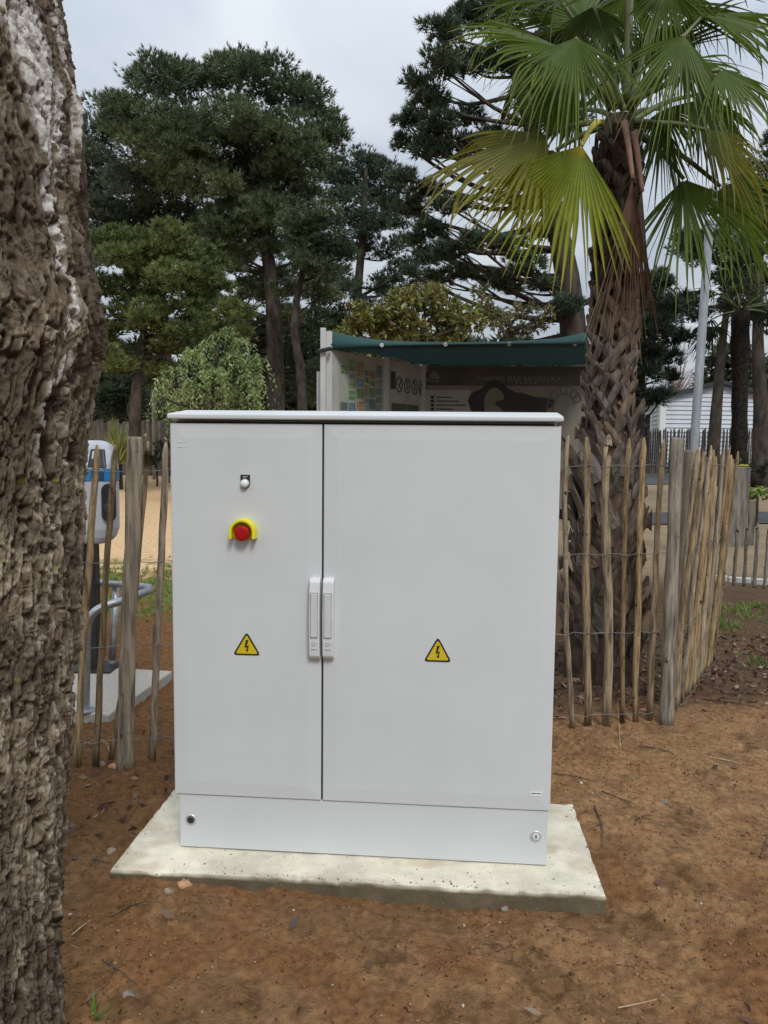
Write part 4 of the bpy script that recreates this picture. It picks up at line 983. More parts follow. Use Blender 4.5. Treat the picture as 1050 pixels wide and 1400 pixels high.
# the bright frond hanging towards the camera
f = frond(P(818, 166, 4.50), P(795, 199, 4.28), P(712, 374, 4.12), (-.15, -1, .1), 54, 29, .24, GB, 'petiole', hang=.12, fuse=.55, shrink=.16, fold=1.5); f['label'] = 'bright yellow-green frond hanging in front on the left'
frond(P(826, 168, 4.60), P(748, 184, 4.45), P(574, 264, 4.35), (-.15, -.75, .6), 62, 30, .34, GY, hang=.3, fuse=.5)
frond(P(836, 150, 4.62), P(768, 66, 4.50), P(602, 22, 4.45), (-.1, -.55, .8), 78, 36, .40, GF, hang=.45, fuse=.38)
frond(P(842, 145, 4.55), P(786, 52, 4.32), P(742, 182, 4.02), (-.3, -.9, .35), 62, 32, .38, GF, hang=.4, fuse=.36)
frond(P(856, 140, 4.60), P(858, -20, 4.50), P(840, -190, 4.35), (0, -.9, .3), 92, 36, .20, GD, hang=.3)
frond(P(862, 150, 4.60), P(935, 82, 4.40), P(1015, 175, 4.20), (.15, -.85, .5), 88, 40, .30, GF, hang=.4, fuse=.4)
frond(P(862, 155, 4.68), P(962, 20, 4.72), P(1110, 40, 4.75), (.1, -.6, .8), 84, 36, .34, GF, hang=.4)
frond(P(866, 172, 4.70), P(968, 178, 4.72), P(1075, 290, 4.72), (.3, -.7, .6), 70, 30, .34, GY, hang=.5)
frond(P(868, 180, 4.62), P(935, 245, 4.62), P(985, 420, 4.55), (.1, -1, .1), 62, 34, .16, GF, hang=.3, fuse=.36)
frond(P(866, 180, 4.75), P(985, 255, 4.85), P(1100, 370, 4.95), (.1, -.85, .4), 60, 28, .2, GF, hang=.2)
frond(P(852, 150, 4.72), P(800, 30, 4.98), P(720, -90, 5.15), (.1, -.7, .6), 88, 34, .3, GF, hang=.3)
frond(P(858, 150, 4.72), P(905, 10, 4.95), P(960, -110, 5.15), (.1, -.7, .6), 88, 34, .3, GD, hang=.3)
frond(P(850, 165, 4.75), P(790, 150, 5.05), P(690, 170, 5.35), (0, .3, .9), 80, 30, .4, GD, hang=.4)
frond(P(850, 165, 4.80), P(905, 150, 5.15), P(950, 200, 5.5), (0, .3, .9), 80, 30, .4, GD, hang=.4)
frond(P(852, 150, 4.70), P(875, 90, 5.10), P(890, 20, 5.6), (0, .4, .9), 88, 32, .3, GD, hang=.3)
frond(P(840, 170, 4.66), P(760, 205, 4.72), P(650, 300, 4.78), (-.3, -.8, .5), 60, 28, .3, GY, hang=.35)
frond(P(862, 145, 4.52), P(935, 48, 4.30), P(918, 215, 4.05), (.25, -.92, .3), 56, 30, .36, GF, hang=.4, fuse=.36)
frond(P(858, 150, 4.75), P(835, 20, 4.95), P(800, 140, 5.1), (0, -.9, .4), 80, 32, .4, GD, hang=.5, fuse=.36)
frond(P(860, 150, 4.75), P(895, 40, 4.95), P(930, 160, 5.1), (0, -.9, .4), 80, 32, .4, GD, hang=.5, fuse=.36)
frond(P(842, 150, 4.60), P(790, 95, 4.48), P(690, 165, 4.40), (-.3, -.8, .5), 78, 34, .38, GF, hang=.5, fuse=.4)
frond(P(840, 140, 4.66), P(770, 5, 4.75), P(640, -20, 4.80), (-.1, -.5, .85), 80, 34, .42, GD, hang=.5, fuse=.4)
frond(P(862, 140, 4.50), P(985, 95, 4.30), P(1085, 170, 4.2), (.2, -.8, .6), 80, 36, .36, GF, hang=.5, fuse=.42)
frond(P(866, 165, 4.72), P(950, 130, 4.86), P(1050, 225, 4.95), (.2, -.8, .5), 80, 32, .36, GD, hang=.5, fuse=.42)
frond(P(858, 145, 4.72), P(864, -12, 4.86), P(860, 128, 4.98), (0, -.95, .3), 72, 32, .35, GF, hang=.5, fuse=.36)
frond(P(862, 145, 4.66), P(912, -20, 4.70), P(938, 108, 4.66), (.1, -.95, .3), 72, 32, .35, GF, hang=.5, fuse=.36)
frond(P(848, 148, 4.66), P(812, 8, 4.66), P(806, 132, 4.62), (-.1, -.95, .3), 62, 30, .35, GD, hang=.5, fuse=.36)
frond(P(866, 168, 4.62), P(905, 170, 4.55), P(915, 300, 4.50), (.2, -.95, .3), 46, 24, .3, GD, hang=.5, fuse=.34)
# dead frond folded down against the trunk
f = frond(P(853, 166, 4.44), P(865, 244, 4.33), P(860, 462, 4.29), (.1, -1, .0), 16, 36, .03, BR, 'petiole_dead', mt='deadfrond', hang=.0, fuse=.32, lenvar=.2, fold=3.2, shrink=.1, wscale=1.2); f['label'] = 'dead brown frond hanging folded against the trunk'
frond(P(866, 180, 4.46), P(878, 262, 4.40), P(882, 432, 4.40), (.3, -1, .0), 10, 16, .05, [(.075, .05, .04), (.10, .07, .05), (.16, .11, .07), (.1, .06, .05)], 'petiole_dead', mt='deadfrond', hang=.0, fuse=.45, lenvar=.18, fold=2.0, shrink=.1, wscale=1.0)

# darker palm on the right
D = 15
b0 = tree_base(1014, D); p2 = empty('shaggy_palm', b0, 'dark shaggy-trunked palm between the two brown pine trunks at the right', 'palm')
top = P(1012, 425, D)
palm_save = palm; palm = p2
pts = [b0.lerp(top, t) for t in np.linspace(0, 1, 20)]
MB().tube(pts, [.15 * rgf.uniform(.88, 1.1) for _ in pts], 12, jit=.15).build('trunk', M['shaggy'], p2, smooth=True)
DK = [(.016, .026, .012), (.02, .032, .014), (.06, .06, .035), (.03, .04, .02)]
for i in range(15):
    a = i * R(137.5); el = rgf.uniform(-.5, .9); dr = Vector((math.cos(a) * math.cos(el), math.sin(a) * math.cos(el), math.sin(el)))
    hub = top + dr * .65; tip = hub + Vector((dr.x, dr.y, dr.z - .55)).normalized() * .75
    frond(top, hub, tip, Vector((dr.x * .3, dr.y * .3, 1)), 75, 20, .35, DK, hang=.4, fuse=.4)
palm = palm_save

# ------------------------------------------------------------------ information shelter with shade cloth
S0 = P(452, 560, 7.0); S0.z = 0; S1 = P(577, 560, 8.5); S1.z = 0; S2 = P(830, 560, 8.35); S2.z = 0
sh = empty('information_shelter', S0, 'information shelter of printed boards under a sagging green shade cloth', 'shelter')
zt_f = P(452, 478, 7.0).z; zt_b = P(577, 500, 8.5).z
def panel(A, B, zA, zB, zb, mt, name='panel'):
    A = Vector(A); B = Vector(B); d = (B - A).normalized(); n = Vector((d.y, -d.x, 0))
    mb = MB(); mb.add([A + Vector((0, 0, zb)), B + Vector((0, 0, zb)), B + Vector((0, 0, zB)), A + Vector((0, 0, zA)), A - n * .03 + Vector((0, 0, zb)), B - n * .03 + Vector((0, 0, zb)), B - n * .03 + Vector((0, 0, zB)), A - n * .03 + Vector((0, 0, zA))],
        [(0, 1, 2, 3), (7, 6, 5, 4), (0, 4, 5, 1), (1, 5, 6, 2), (2, 6, 7, 3), (3, 7, 4, 0)])
    return mb.build(name, M[mt], sh), d, n
# left run: map board then notice board (faces to the right, towards the camera side)
dirL = (S1 - S0).normalized(); nL = Vector((dirL.y, -dirL.x, 0)); LL = (S1 - S0).length
def LZ(t): return zt_f + (zt_b - zt_f) * t / LL
ps, _, _ = panel(S0 + dirL * .03, S0 + dirL * .93, LZ(0) , LZ(.9), .75, 'board_white'); ps['label'] = 'coloured site map board'
rm = random.Random(6); Vm, Fm, Cm = [], [], []
def mquad(o_, d, n, x0, x1, z0, z1, c, lift):
    b = len(Vm)
    for x, z in ((x0, z0), (x1, z0), (x1, z1), (x0, z1)):
        q = Vector(o_) + d * x + n * lift; Vm.append((q.x, q.y, z)); Cm.append(c)
    Fm.append((b, b + 1, b + 2, b + 3))
mo = S0 + dirL * .03
mcol = [(.12, .24, .08), (.16, .28, .10), (.30, .34, .22), (.10, .20, .28), (.16, .28, .40), (.36, .22, .08), (.28, .28, .26), (.10, .11, .10), (.20, .32, .14)]
mquad(mo, dirL, nL, .10, .86, .85, 2.22, (.36, .38, .33), .003)
x = .12
while x < .82:
    wv = rm.uniform(.07, .13); z = .88
    while z < 2.15:
        hv = rm.uniform(.05, .15); c = rm.choice(mcol)
        if rm.random() < .92:
            nx = rm.randint(2, 4); nz = rm.randint(2, 5)
            for i in range(nx):
                for j in range(nz):
                    k = rm.uniform(.75, 1.25)
                    mquad(mo, dirL, nL, x + wv * (i + .1) / nx, min(.85, x + wv * (i + .92) / nx), z + hv * (j + .1) / nz, z + hv * (j + .85) / nz, tuple(q * k for q in c), .006)
        z += hv + .02
    x += wv + .015
np_mesh('map_print', Vm, Fm, M['map'], ps, col=np.array(Cm))
pn, _, _ = panel(S0 + dirL * 1.0, S1 - dirL * .04, LZ(1.0), LZ(LL), .75, 'board_white'); pn['label'] = 'white notice board with a row of round symbols'
no = S0 + dirL * 1.0; Wn = LL - 1.04
Vm, Fm, Cm = [], [], []
mquad(no, dirL, nL, .08, Wn - .04, .8, 1.86, (.10, .12, .09), .003)
for i in range(26):
    a = rm.uniform(.1, Wn - .2); z = rm.uniform(.82, 1.78); mquad(no, dirL, nL, a, a + rm.uniform(.03, .1), z, z + rm.uniform(.03, .08), rm.choice(mcol + [(.5, .5, .48)]), .006)
mquad(no, dirL, nL, .06, .16, 2.0, 2.18, (.05, .06, .05), .003)
np_mesh('notice_print', Vm, Fm, M['map'], pn, col=np.array(Cm))
for k in range(4):
    c = no + dirL * (.24 + .165 * k) + nL * .002; c.z = 2.055
    ic = MB()
    for ra, rb in ((.065, .056),):
        v = []
        for q in range(24):
            a = 2 * math.pi * q / 24
            for r_ in (ra, rb): p = c + dirL * math.cos(a) * r_ + Vector((0, 0, math.sin(a) * r_ * 1.25)); v += [p, p + nL * .003]
        fc = []
        for q in range(24):
            a = q * 4; b = ((q + 1) % 24) * 4; fc += [(a + 1, b + 1, b + 3, a + 3), (a, b, b + 1, a + 1), (a + 2, a + 3, b + 3, b + 2)]
        ic.add(v, fc)
    for q in range(3): ic.bar(c + nL * .002 + dirL * rm.uniform(-.03, .03) + Vector((0, 0, -.04 + .035 * q)), c + nL * .002 + dirL * rm.uniform(-.03, .03) + Vector((0, 0, .0 + .03 * q)), .012, .003)
    ic.build('round_symbol', M['icon'], pn)
# dividing posts
for t in (.965,):
    q = S0 + dirL * t; MB().box(q.x - .035, q.x + .035, q.y - .03, q.y + .03, 0, LZ(t) + .02).build('post', M['alu'], sh, bevel=.004)
# back board
dirB = (S2 - S1).normalized(); nB = Vector((dirB.y, -dirB.x, 0)); LB = (S2 - S1).length
pb, _, _ = panel(S1 + dirB * .05, S2, zt_b, zt_b, .75, 'board_cream'); pb['label'] = 'wide dark-headed board with site name in shade'
bo = S1 + dirB * .05
def bq(u, z, lift=.004): q = bo + dirB * u + nB * lift; return Vector((q.x, q.y, z))
def upx(px, py): q = onplane(px, py, S1, S2); return (q - bo).dot(dirB), q.z
u0, z_ = upx(581, 527)
hd = MB(); hd.prism([(0, z_), (LB - .06, z_), (LB - .06, zt_b - .01), (0, zt_b - .01)], bq(0, 0, .003), dirB, (0, 0, 1), -nB, .002); hdo = hd.build('header_band', M['board_header'], pb)
u, z = upx(652, 520); ue, _ = upx(745, 520)
tm = text_mesh('lettering', 'CAMPING BLUE BAYOU | PLA', .1, bq(0, 0), dirB, (0, 0, 1), M['print_grey'], pb)
xs_ = [v.co.x for v in tm.data.vertices]
bpy.data.objects.remove(tm)
tm0 = .1 * (upx(771, 520)[0] - u) / 1.36
text_mesh('lettering', 'CAMPING BLUE BAYOU | PLA', tm0, bq(u, z - .005, .005), dirB, (0, 0, 1), M['print_grey'], pb)
stv = MB()
for k in range(5):
    us, zs = upx(706 + 6.4 * k, 523.5)
    poly = [((.020 if q % 2 == 0 else .009) * math.sin(q * math.pi / 5), (.020 if q % 2 == 0 else .009) * math.cos(q * math.pi / 5)) for q in range(10)]
    stv.prism(poly[::-1], bq(us, zs, .007), dirB, (0, 0, 1), -nB, .003)
stv.build('five_stars', M['print_grey'], pb)
lg = MB(); u, z = upx(592, 515)
lg.prism([(-.05, -.01), (.06, -.03), (.075, .0), (.03, .06), (.0, .065)], bq(u, z, .006), dirB, (0, 0, 1), -nB, .003); lg.prism([(-.05, -.045), (.07, -.06), (.07, -.045), (-.05, -.03)], bq(u, z, .006), dirB, (0, 0, 1), -nB, .003)
lg.build('emblem', M['print_grey'], pb)
ls = MB()
for k in range(7):
    ul, zl = upx(589, 543 + 5.4 * k); ls.prism([(0, -.016), (.035, -.016), (.035, .016), (0, .016)], bq(ul, zl, .006), dirB, (0, 0, 1), -nB, .003)
    ls.prism([(.06, -.006), (.06 + .18 + .07 * (k % 3), -.006), (.06 + .18 + .07 * (k % 3), .006), (.06, .006)], bq(ul, zl, .006), dirB, (0, 0, 1), -nB, .003)
ls.build('list_lines', M['print_dark'], pb)
wl = MB(); ua, za = upx(582, 533); ub_, zb2 = upx(642, 600)
wl.prism([(ua, zb2), (ub_, zb2), (ub_, za), (ua, za)], bq(0, 0, .0025), dirB, (0, 0, 1), -nB, .0015); wl.build('list_field', mat('list_field', (.36, .36, .32), (.42, .42, .38), rough=.6), pb)
# dark picture with a ring-like form
pic = MB(); uc, zc_ = upx(676, 552); v = []; fc = []
for q in range(28):
    a = 2 * math.pi * q / 28; ro = .27 + .03 * math.sin(a * 5) ; ri = .115
    for ra_, rz_ in ((ro, ro * 1.0), (ri, ri * 1.5)):
        v.append(bq(uc + math.cos(a) * ra_ * (1.0), zc_ + math.sin(a) * rz_ - (.03 if ra_ > .2 else 0), .005))
for q in range(28): a = q * 2; b = ((q + 1) % 28) * 2; fc.append((a, b, b + 1, a + 1))
pic.add(v, fc)
u2, z2 = upx(718, 555); pic.prism([(.30 * math.cos(t) * (1 + .15 * math.sin(5 * t)), .13 * math.sin(t) * (1 + .2 * math.sin(4 * t))) for t in np.linspace(0, 2 * math.pi, 26)[:-1]], bq(u2, z2, .0065), dirB, (0, 0, 1), -nB, .001)
pic.build('printed_picture', M['print_dark'], pb)
ar = MB(); u3, z3 = upx(772, 557)
for r_ in (.12, .19):
    pr_ = [bq(u3 + math.cos(t) * r_, z3 + math.sin(t) * r_ * 1.2, .006) for t in np.linspace(R(20), R(250), 18)]; ar.tube(pr_, .006, 4)
for t in np.linspace(R(20), R(250), 12): ar.tube([bq(u3 + math.cos(t) * .12, z3 + math.sin(t) * .145, .006), bq(u3 + math.cos(t) * .19, z3 + math.sin(t) * .228, .006)], .005, 4)
ar.build('printed_arc', M['print_grey'], pb)
# posts
for (px0, px1, pt, D_) in ((438, 445.5, 448, 6.96), (445.8, 454, 453, 7.02)):
    a = P(px0, pt, D_); b = P(px1, pt, D_); MB().box(a.x, b.x, D_, D_ + .06, 0, a.z).build('post', M['alu'], sh, bevel=.004)
a = P(433, 508, 7.05); b = P(440, 508, 7.05); MB().box(a.x, b.x - .003, 7.05, 7.1, 0, a.z).build('post', M['alu'], sh, bevel=.004)
q = P(806, 458, 6.9); MB().box(q.x, q.x + .07, 6.9, 6.97, 0, q.z + .02).build('post', M['alu'], sh, bevel=.004)
MB().box(S1.x - .03, S1.x + .035, S1.y - .02, S1.y + .045, 0, zt_b + .05).build('post', M['alu'], sh, bevel=.004)
MB().box(S2.x, S2.x + .07, S2.y - .02, S2.y + .05, 0, zt_b + .05).build('post', M['alu'], sh, bevel=.004)
# shade cloth: valance at the front, then the sagging sheet back to the boards
up_ = [(452, 452), (470, 457), (490, 461), (520, 465), (560, 467), (620, 468), (680, 467), (730, 465), (765, 462), (790, 457), (808, 452)]
lo_ = [(452, 477), (470, 475.5), (490, 474), (520, 473), (560, 472), (620, 471), (680, 470.5), (730, 470), (765, 470), (790, 470), (808, 470)]
rows = []
n = 40
def interp(l, t):
    xs = [p[0] for p in l]; x = xs[0] + (xs[-1] - xs[0]) * t; return x, float(np.interp(x, xs, [p[1] for p in l]))
fr, hem, backr = [], [], []
for i in range(n + 1):
    t = i / n; xu, yu = interp(up_, t); xl, yl = interp(lo_, t)
    Yf = 7.0 - .08 * t; fr.append(P(xu, yu, Yf + .10)); hem.append(P(xl, yl, Yf))
    # back edge follows the board tops
    ub2 = t; bx = S0.lerp(S1, min(1, ub2 / .12) * .98) if t < .12 else S1.lerp(S2, (t - .12) / .88)
    bz = zt_b + .012 if t >= .12 else LZ((bx - S0).length) + .03
    backr.append(Vector((bx.x, bx.y + .02, bz)))
V = []; Fc = []
NB = 10
for i in range(n + 1):
    V += [fr[i] + Vector((0, .03, .004)), fr[i], fr[i].lerp(hem[i], .5) + Vector((0, -.012, 0)), hem[i], hem[i] + Vector((0, .012, .001))]
    for j in range(1, NB + 1):
        s = j / NB; p = hem[i].lerp(backr[i], s); p.z -= .03 * math.sin(math.pi * s) * math.sin(math.pi * i / n) + .006 * math.sin(i * 1.1 + j); V.append(p + Vector((0, .012 * (1 - s), 0)))
k = 5 + NB
for i in range(n):
    for j in range(k - 1): a = i * k + j; Fc.append((a, a + 1, a + k + 1, a + k))
cl = np_mesh('shade_cloth', [tuple(v) for v in V], Fc, M['shade'], sh, smooth=True)
for px, py in ((451.5, 475), (522, 472), (609, 471), (696, 470.3), (786, 470)):
    q = P(px, py, 6.97); MB().lathe([(.018, 0), (.018, .006), (.009, .007), (.008, .001)], q, (0, -1, 0), 16).build('eyelet', M['lock'], cl)
MB().tube([P(436, 480, 6.93), P(446, 478, 6.93), P(453, 476, 6.95)], .018, 6).build('tie', M['black'], cl)

# ------------------------------------------------------------------ charging station, hoop and pad at the left
pd = empty('charger_pad', G(150, 940), 'grey concrete pad under the charging station behind the left fence', 'concrete pad')
c1_, c2_, c3_ = G(149, 977, .05), G(236, 917, .05), G(60, 985, .05)
e1 = (c2_ - c1_); nrm_ = Vector((-e1.y, e1.x, 0)).normalized()
poly = [(c1_.x, c1_.y), (c2_.x, c2_.y), (c2_.x + nrm_.x * .95, c2_.y + nrm_.y * .95), (c1_.x + nrm_.x * .95, c1_.y + nrm_.y * .95)]
MB().prism(poly, (0, 0, -.04), (1, 0, 0), (0, 1, 0), (0, 0, 1), .09).build('pad_body', M['pad'], pd, bevel=.008)
DS = 4.55
scx = P(119, 700, DS).x
cs_ = empty('charging_station', (scx, DS, .05), 'white and blue rounded charging station on a black post behind the fence', 'charging station')
pt, pbm = P(119, 744, DS).z, .05
MB().box(scx - .048, scx + .048, DS - .02, DS + .06, pbm, pt + .05).build('post', M['black'], cs_, bevel=.005)
MB().box(scx - .13, scx + .15, DS - .09, DS + .13, pbm, pbm + .014).build('base_plate', M['black'], cs_, bevel=.003)
hz0, hz1 = P(119, 742, DS).z, P(119, 602, DS).z; hwid = (P(164, 700, DS + .10).x - scx)
def rrect(w_, d_, r, n=6):
    o = []
    for cx, cy, a0 in ((w_ - r, d_ - r, 0), (-w_ + r, d_ - r, 90), (-w_ + r, -d_ + r, 180), (w_ - r, -d_ + r, 270)):
        for k in range(n + 1): a = R(a0 + 90 * k / n); o.append((cx + r * math.cos(a), cy + r * math.sin(a)))
    return o
def shell(zs, mt, name, par, grow=0):
    mb = MB(); v = []; f = []; n = 28
    for z, sx, sy, oy in zs:
        for x, y in rrect(hwid * sx + grow, .12 * sy + grow, .055 * min(1, sx + .1)): v.append((scx + x, DS + .02 + oy + y, z))
    for i in range(len(zs) - 1):
        for k in range(n): f.append((i * n + k, i * n + (k + 1) % n, i * n + n + (k + 1) % n, i * n + n + k))
    f.append(tuple(range(n - 1, -1, -1))); f.append(tuple((len(zs) - 1) * n + k for k in range(n)))
    mb.add(v, f); return mb.build(name, M[mt], par, smooth=False, bevel=.004)
H = hz1 - hz0
zb1, zb2_ = P(119, 657, DS).z, P(119, 641, DS).z
lower = shell([(hz0, .62, .6, .0), (hz0 + .012, .78, .78, 0), (hz0 + .04, .92, .92, 0), (hz0 + .09, 1, 1, 0), (zb1 - .001, 1, 1, 0)], 'station', 'lower_housing', cs_)
band = shell([(zb1, 1, 1, 0), (zb2_, 1, 1, 0)], 'blue', 'blue_band', cs_, .002)
MB().box(scx + .07, scx + .14, DS - .1075, DS - .095, zb1 + .012, zb2_ - .012).build('band_label', M['navy'], band)
upper = shell([(zb2_ + .001, 1, 1, 0), (zb2_ + .03, .98, .98, .004), (hz1 - .075, .93, .72, .03), (hz1 - .03, .80, .60, .045), (hz1 - .008, .62, .46, .05), (hz1, .45, .34, .05)], 'station', 'upper_housing', cs_)
a = zb2_ + .012; b = hz1 - .05
sl_ = MB(); y_a, y_b = DS - .103, DS - .058
sl_.add([(scx + .045, y_a, a), (scx + .150, y_a, a), (scx + .125, y_b, b), (scx + .050, y_b, b), (scx + .045, y_a + .03, a), (scx + .150, y_a + .03, a), (scx + .125, y_b + .03, b), (scx + .050, y_b + .03, b)], [(0, 1, 2, 3), (4, 7, 6, 5), (0, 4, 5, 1), (1, 5, 6, 2), (2, 6, 7, 3), (3, 7, 4, 0)])
dsp = sl_.build('display', M['station_grey'], cs_, bevel=.004)
lb = MB(); p0 = Vector((scx + .078, y_a - .004, a)); lb.add([(scx + .066, y_a + .018, a + .05), (scx + .098, y_a + .018, a + .05), (scx + .096, y_a + .032, b - .012), (scx + .068, y_a + .032, b - .012), (scx + .066, y_a + .03, a + .05), (scx + .098, y_a + .03, a + .05), (scx + .096, y_a + .044, b - .012), (scx + .068, y_a + .044, b - .012)], [(0, 1, 2, 3), (4, 7, 6, 5), (0, 4, 5, 1), (1, 5, 6, 2), (2, 6, 7, 3), (3, 7, 4, 0)]); lb.build('keypad_label', M['white_print'], dsp)
zc0, zc1 = P(150, 711, DS).z, P(150, 660, DS).z; xo = P(149, 690, DS - .1).x; ro = .042
poly = [(ro * math.cos(t), (zc1 - zc0) / 2 - ro + ro * math.sin(t)) for t in np.linspace(0, math.pi, 12)] + [(-ro * math.cos(t), -(zc1 - zc0) / 2 + ro - ro * math.sin(t)) for t in np.linspace(0, math.pi, 12)]
skt = MB().prism(poly[::-1], (xo, DS - .109, (zc0 + zc1) / 2), (1, 0, 0), (0, 0, 1), (0, 1, 0), .015).build('socket', M['black'], lower, bevel=.004)
MB().lathe([(.026, 0), (.026, .012), (.018, .014)], (xo, DS - .108, (zc0 + zc1) / 2 - .03), (0, -1, 0), 20).build('socket_flap', M['station_grey'], lower)
lt = MB(); xl = P(128, 698, DS - .1).x
for i in range(9): lt.box(xl - .006, xl + .006 - .003 * (i % 2), DS - .1025, DS - .099, zc0 + .01 + i * .011, zc0 + .018 + i * .011)
lt.build('side_lettering', M['handle_grey'], lower)
hp = empty('hoop_guard', G(117, 972, .05), 'galvanised tube hoop guarding the black charging post', 'guard rail')
Dn = G(117, 972, .05).y; Df = G(153, 909, .05).y; zr = P(160, 823, Dn).z
pts = [G(117, 972, .05), P(117.5, 930, Dn), P(118.5, 868, Dn), P(121, 850, Dn), P(128, 838, Dn), P(140, 830, Dn + .02), P(163, 822.5, Dn + .06), P(188, 813, Dn + .2), P(203, 808, Dn + .34), P(205, 804, Dn + .5), P(196, 802, Dn + .66), P(175, 800, Df - .12), P(150, 798, Df), P(120, 795, Df + .05), P(95, 793, Df + .05), P(90, 800, Df + .05), P(88, 905, Df + .05)]
MB().tube(smooth_pts(pts, 70), .021, 12).build('rail', M['metal'], hp, smooth=True)
MB().tube([P(159, 802, Df), G(153, 909, .05)], .021, 12).build('leg', M['metal'], hp, smooth=True)
for q in (G(117, 972, .05), G(153, 909, .05)): MB().lathe([(.05, 0), (.05, .008), (.024, .010), (.023, .03)], q, (0, 0, 1), 20).build('flange', M['metal'], hp)

# ------------------------------------------------------------------ far left: plants and old fence
def blades(name, label, base, n, L_, Wd, cols, seed, cat, el=(.5, 1.4), group=None, bend=.5, leafname='leaves'):
    rs = random.Random(seed); root = empty(name, base, label, cat, group); V, Fc, Cc = [], [], []
    base = Vector(base)
    for i in range(n):
        a = rs.uniform(0, 2 * math.pi); e_ = rs.uniform(*el); d = Vector((math.cos(a) * math.cos(e_), math.sin(a) * math.cos(e_), math.sin(e_))); s = d.cross(Vector((0, 0, 1))).normalized()
        p = base + Vector((d.x, d.y, 0)) * .03; Lk = L_ * rs.uniform(.7, 1.1); c = Vector(rs.choice(cols)); o = len(V)
        for j in range(6):
            t = j / 5; wv = Wd * (1 - t) ** .6 * (.6 + .4 * min(1, t * 4)); V += [tuple(p - s * wv), tuple(p + s * wv)]; Cc += [tuple(c), tuple(c)]
            d = (d + Vector((0, 0, -1)) * bend * t * .3).normalized(); p = p + d * Lk / 5
        for j in range(5): i_ = o + 2 * j; Fc.append((i_, i_ + 1, i_ + 3, i_ + 2))
    np_mesh(leafname, V, Fc, M['leaves'], root, col=np.array(Cc)); return root
DY = 18.0; yx = P(161, 600, DY).x; yz = float(terrain(yx, DY))
yt = blades('yucca', 'yellow-green spiky yucca behind the charging station', Vector((yx, DY, yz + .58)), 230, 1.08, .026, [(.30, .34, .10), (.46, .46, .16), (.22, .28, .08), (.58, .55, .26)], 51, 'plant', el=(.1, 1.5))
MB().tube([(yx, DY, yz - .05), (yx, DY, yz + .62)], [.10, .09], 8).build('stem', M['branch'], yt)
def shrub(label, px, D, blobs, cols, seed, Ln=.1, Wd=.02, dens=60, group='dark shrubs at the back left'):
    b = tree_base(px, D); root = empty('shrub', b, label, 'shrub', group); bb = px_blobs(blobs, D, seed)
    c, d, bi = blob_points(bb, dens, seed, shell=.3); rs = np.random.RandomState(seed); cols = np.array(cols)
    leaf_cloud('foliage', root, c, d, Ln, Wd, 5, .7, cols[rs.randint(0, len(cols), len(c))], M['leaves'], seed, diamond=True, droop=.1)
    MB().tube([b, b + Vector((0, 0, .5))], [.03, .02], 5).build('stem', M['branch'], root)
shrub('dark low shrub just left of the cabinet top, past the sand', 214, 19, [(214, 625, 14), (222, 612, 12), (206, 632, 12)], [(.035, .05, .022), (.05, .065, .03)], 52)
shrub('dark bush with long leaves left of the pepper tree', 150, 19, [(150, 545, 24), (175, 535, 22), (130, 550, 20), (165, 560, 22)], [(.025, .042, .022), (.04, .06, .03), (.05, .075, .04)], 53, Ln=.3, Wd=.02)
shrub('dark bush below the pepper tree', 230, 20, [(235, 570, 20), (265, 565, 22), (300, 572, 20), (340, 568, 22), (375, 572, 18)], [(.03, .045, .022), (.045, .06, .03)], 54)
shrub('bright green low hedge plant right of the timber sleepers', 1040, 12.5, [(1035, 672, 11), (1050, 676, 12), (1024, 680, 9), (1066, 676, 12)], [(.16, .26, .03), (.22, .32, .05), (.10, .17, .03)], 55, Ln=.07, Wd=.02, dens=120, group='plants at the right')
shrub('dark shrub at the foot of the shaggy palm', 1030, 14, [(1020, 640, 12), (1040, 648, 14), (1055, 640, 16)], [(.04, .055, .028), (.07, .08, .04)], 56, group='plants at the right')
wf = empty('board_fence', tree_base(180, 22), 'dark weathered board fence far behind the charging station', 'fence')
rgw = random.Random(9); fa, fb_ = tree_base(60, 22), tree_base(300, 22.5)
nb = 46; bm1 = []
for k in range(4):
    hh = 1.5 + .04 * k; me = MB().box(-.052, .052, -.012, .012, -.05, hh); oo = me.build('board', M['far_wood'], wf, bevel=0); oo.location = (0, 0, 0); bm1.append(oo)
for i in range(nb):
    b = fa.lerp(fb_, i / nb); src = bm1[i % 4]
    o = src if i < 4 else src.copy()
    if i >= 4: COL.objects.link(o); o.parent = wf
    o.location = b - ORG[wf.name] + ORG[wf.name] * 0 + (Vector((0, 0, 0)))
# meshes of the boards were stored relative to the fence's own base; undo that offset
for o in bm1: o.data.transform(Matrix.Translation(ORG[wf.name]))
for i in range(9):
    b = fa.lerp(fb_, i / 8); MB().box(b.x - .06, b.x + .06, b.y + .02, b.y + .12, b.z - .05, b.z + 1.95 + .1 * (i % 3)).build('post', M['far_wood'], wf)
for z in (.5, 1.2): MB().bar(fa + Vector((0, .03, z)), fb_ + Vector((0, .03, z)), .04, .09).build('rail', M['far_wood'], wf)
lpole = tree_base(210, 21); MB_ = MB().tube([lpole, lpole + Vector((0, 0, 2.6))], [.045, .04], 8).build('wooden_pole', M['old_wood'], None)
tag(MB_, 'thin grey pole standing before the dark board fence', 'pole')

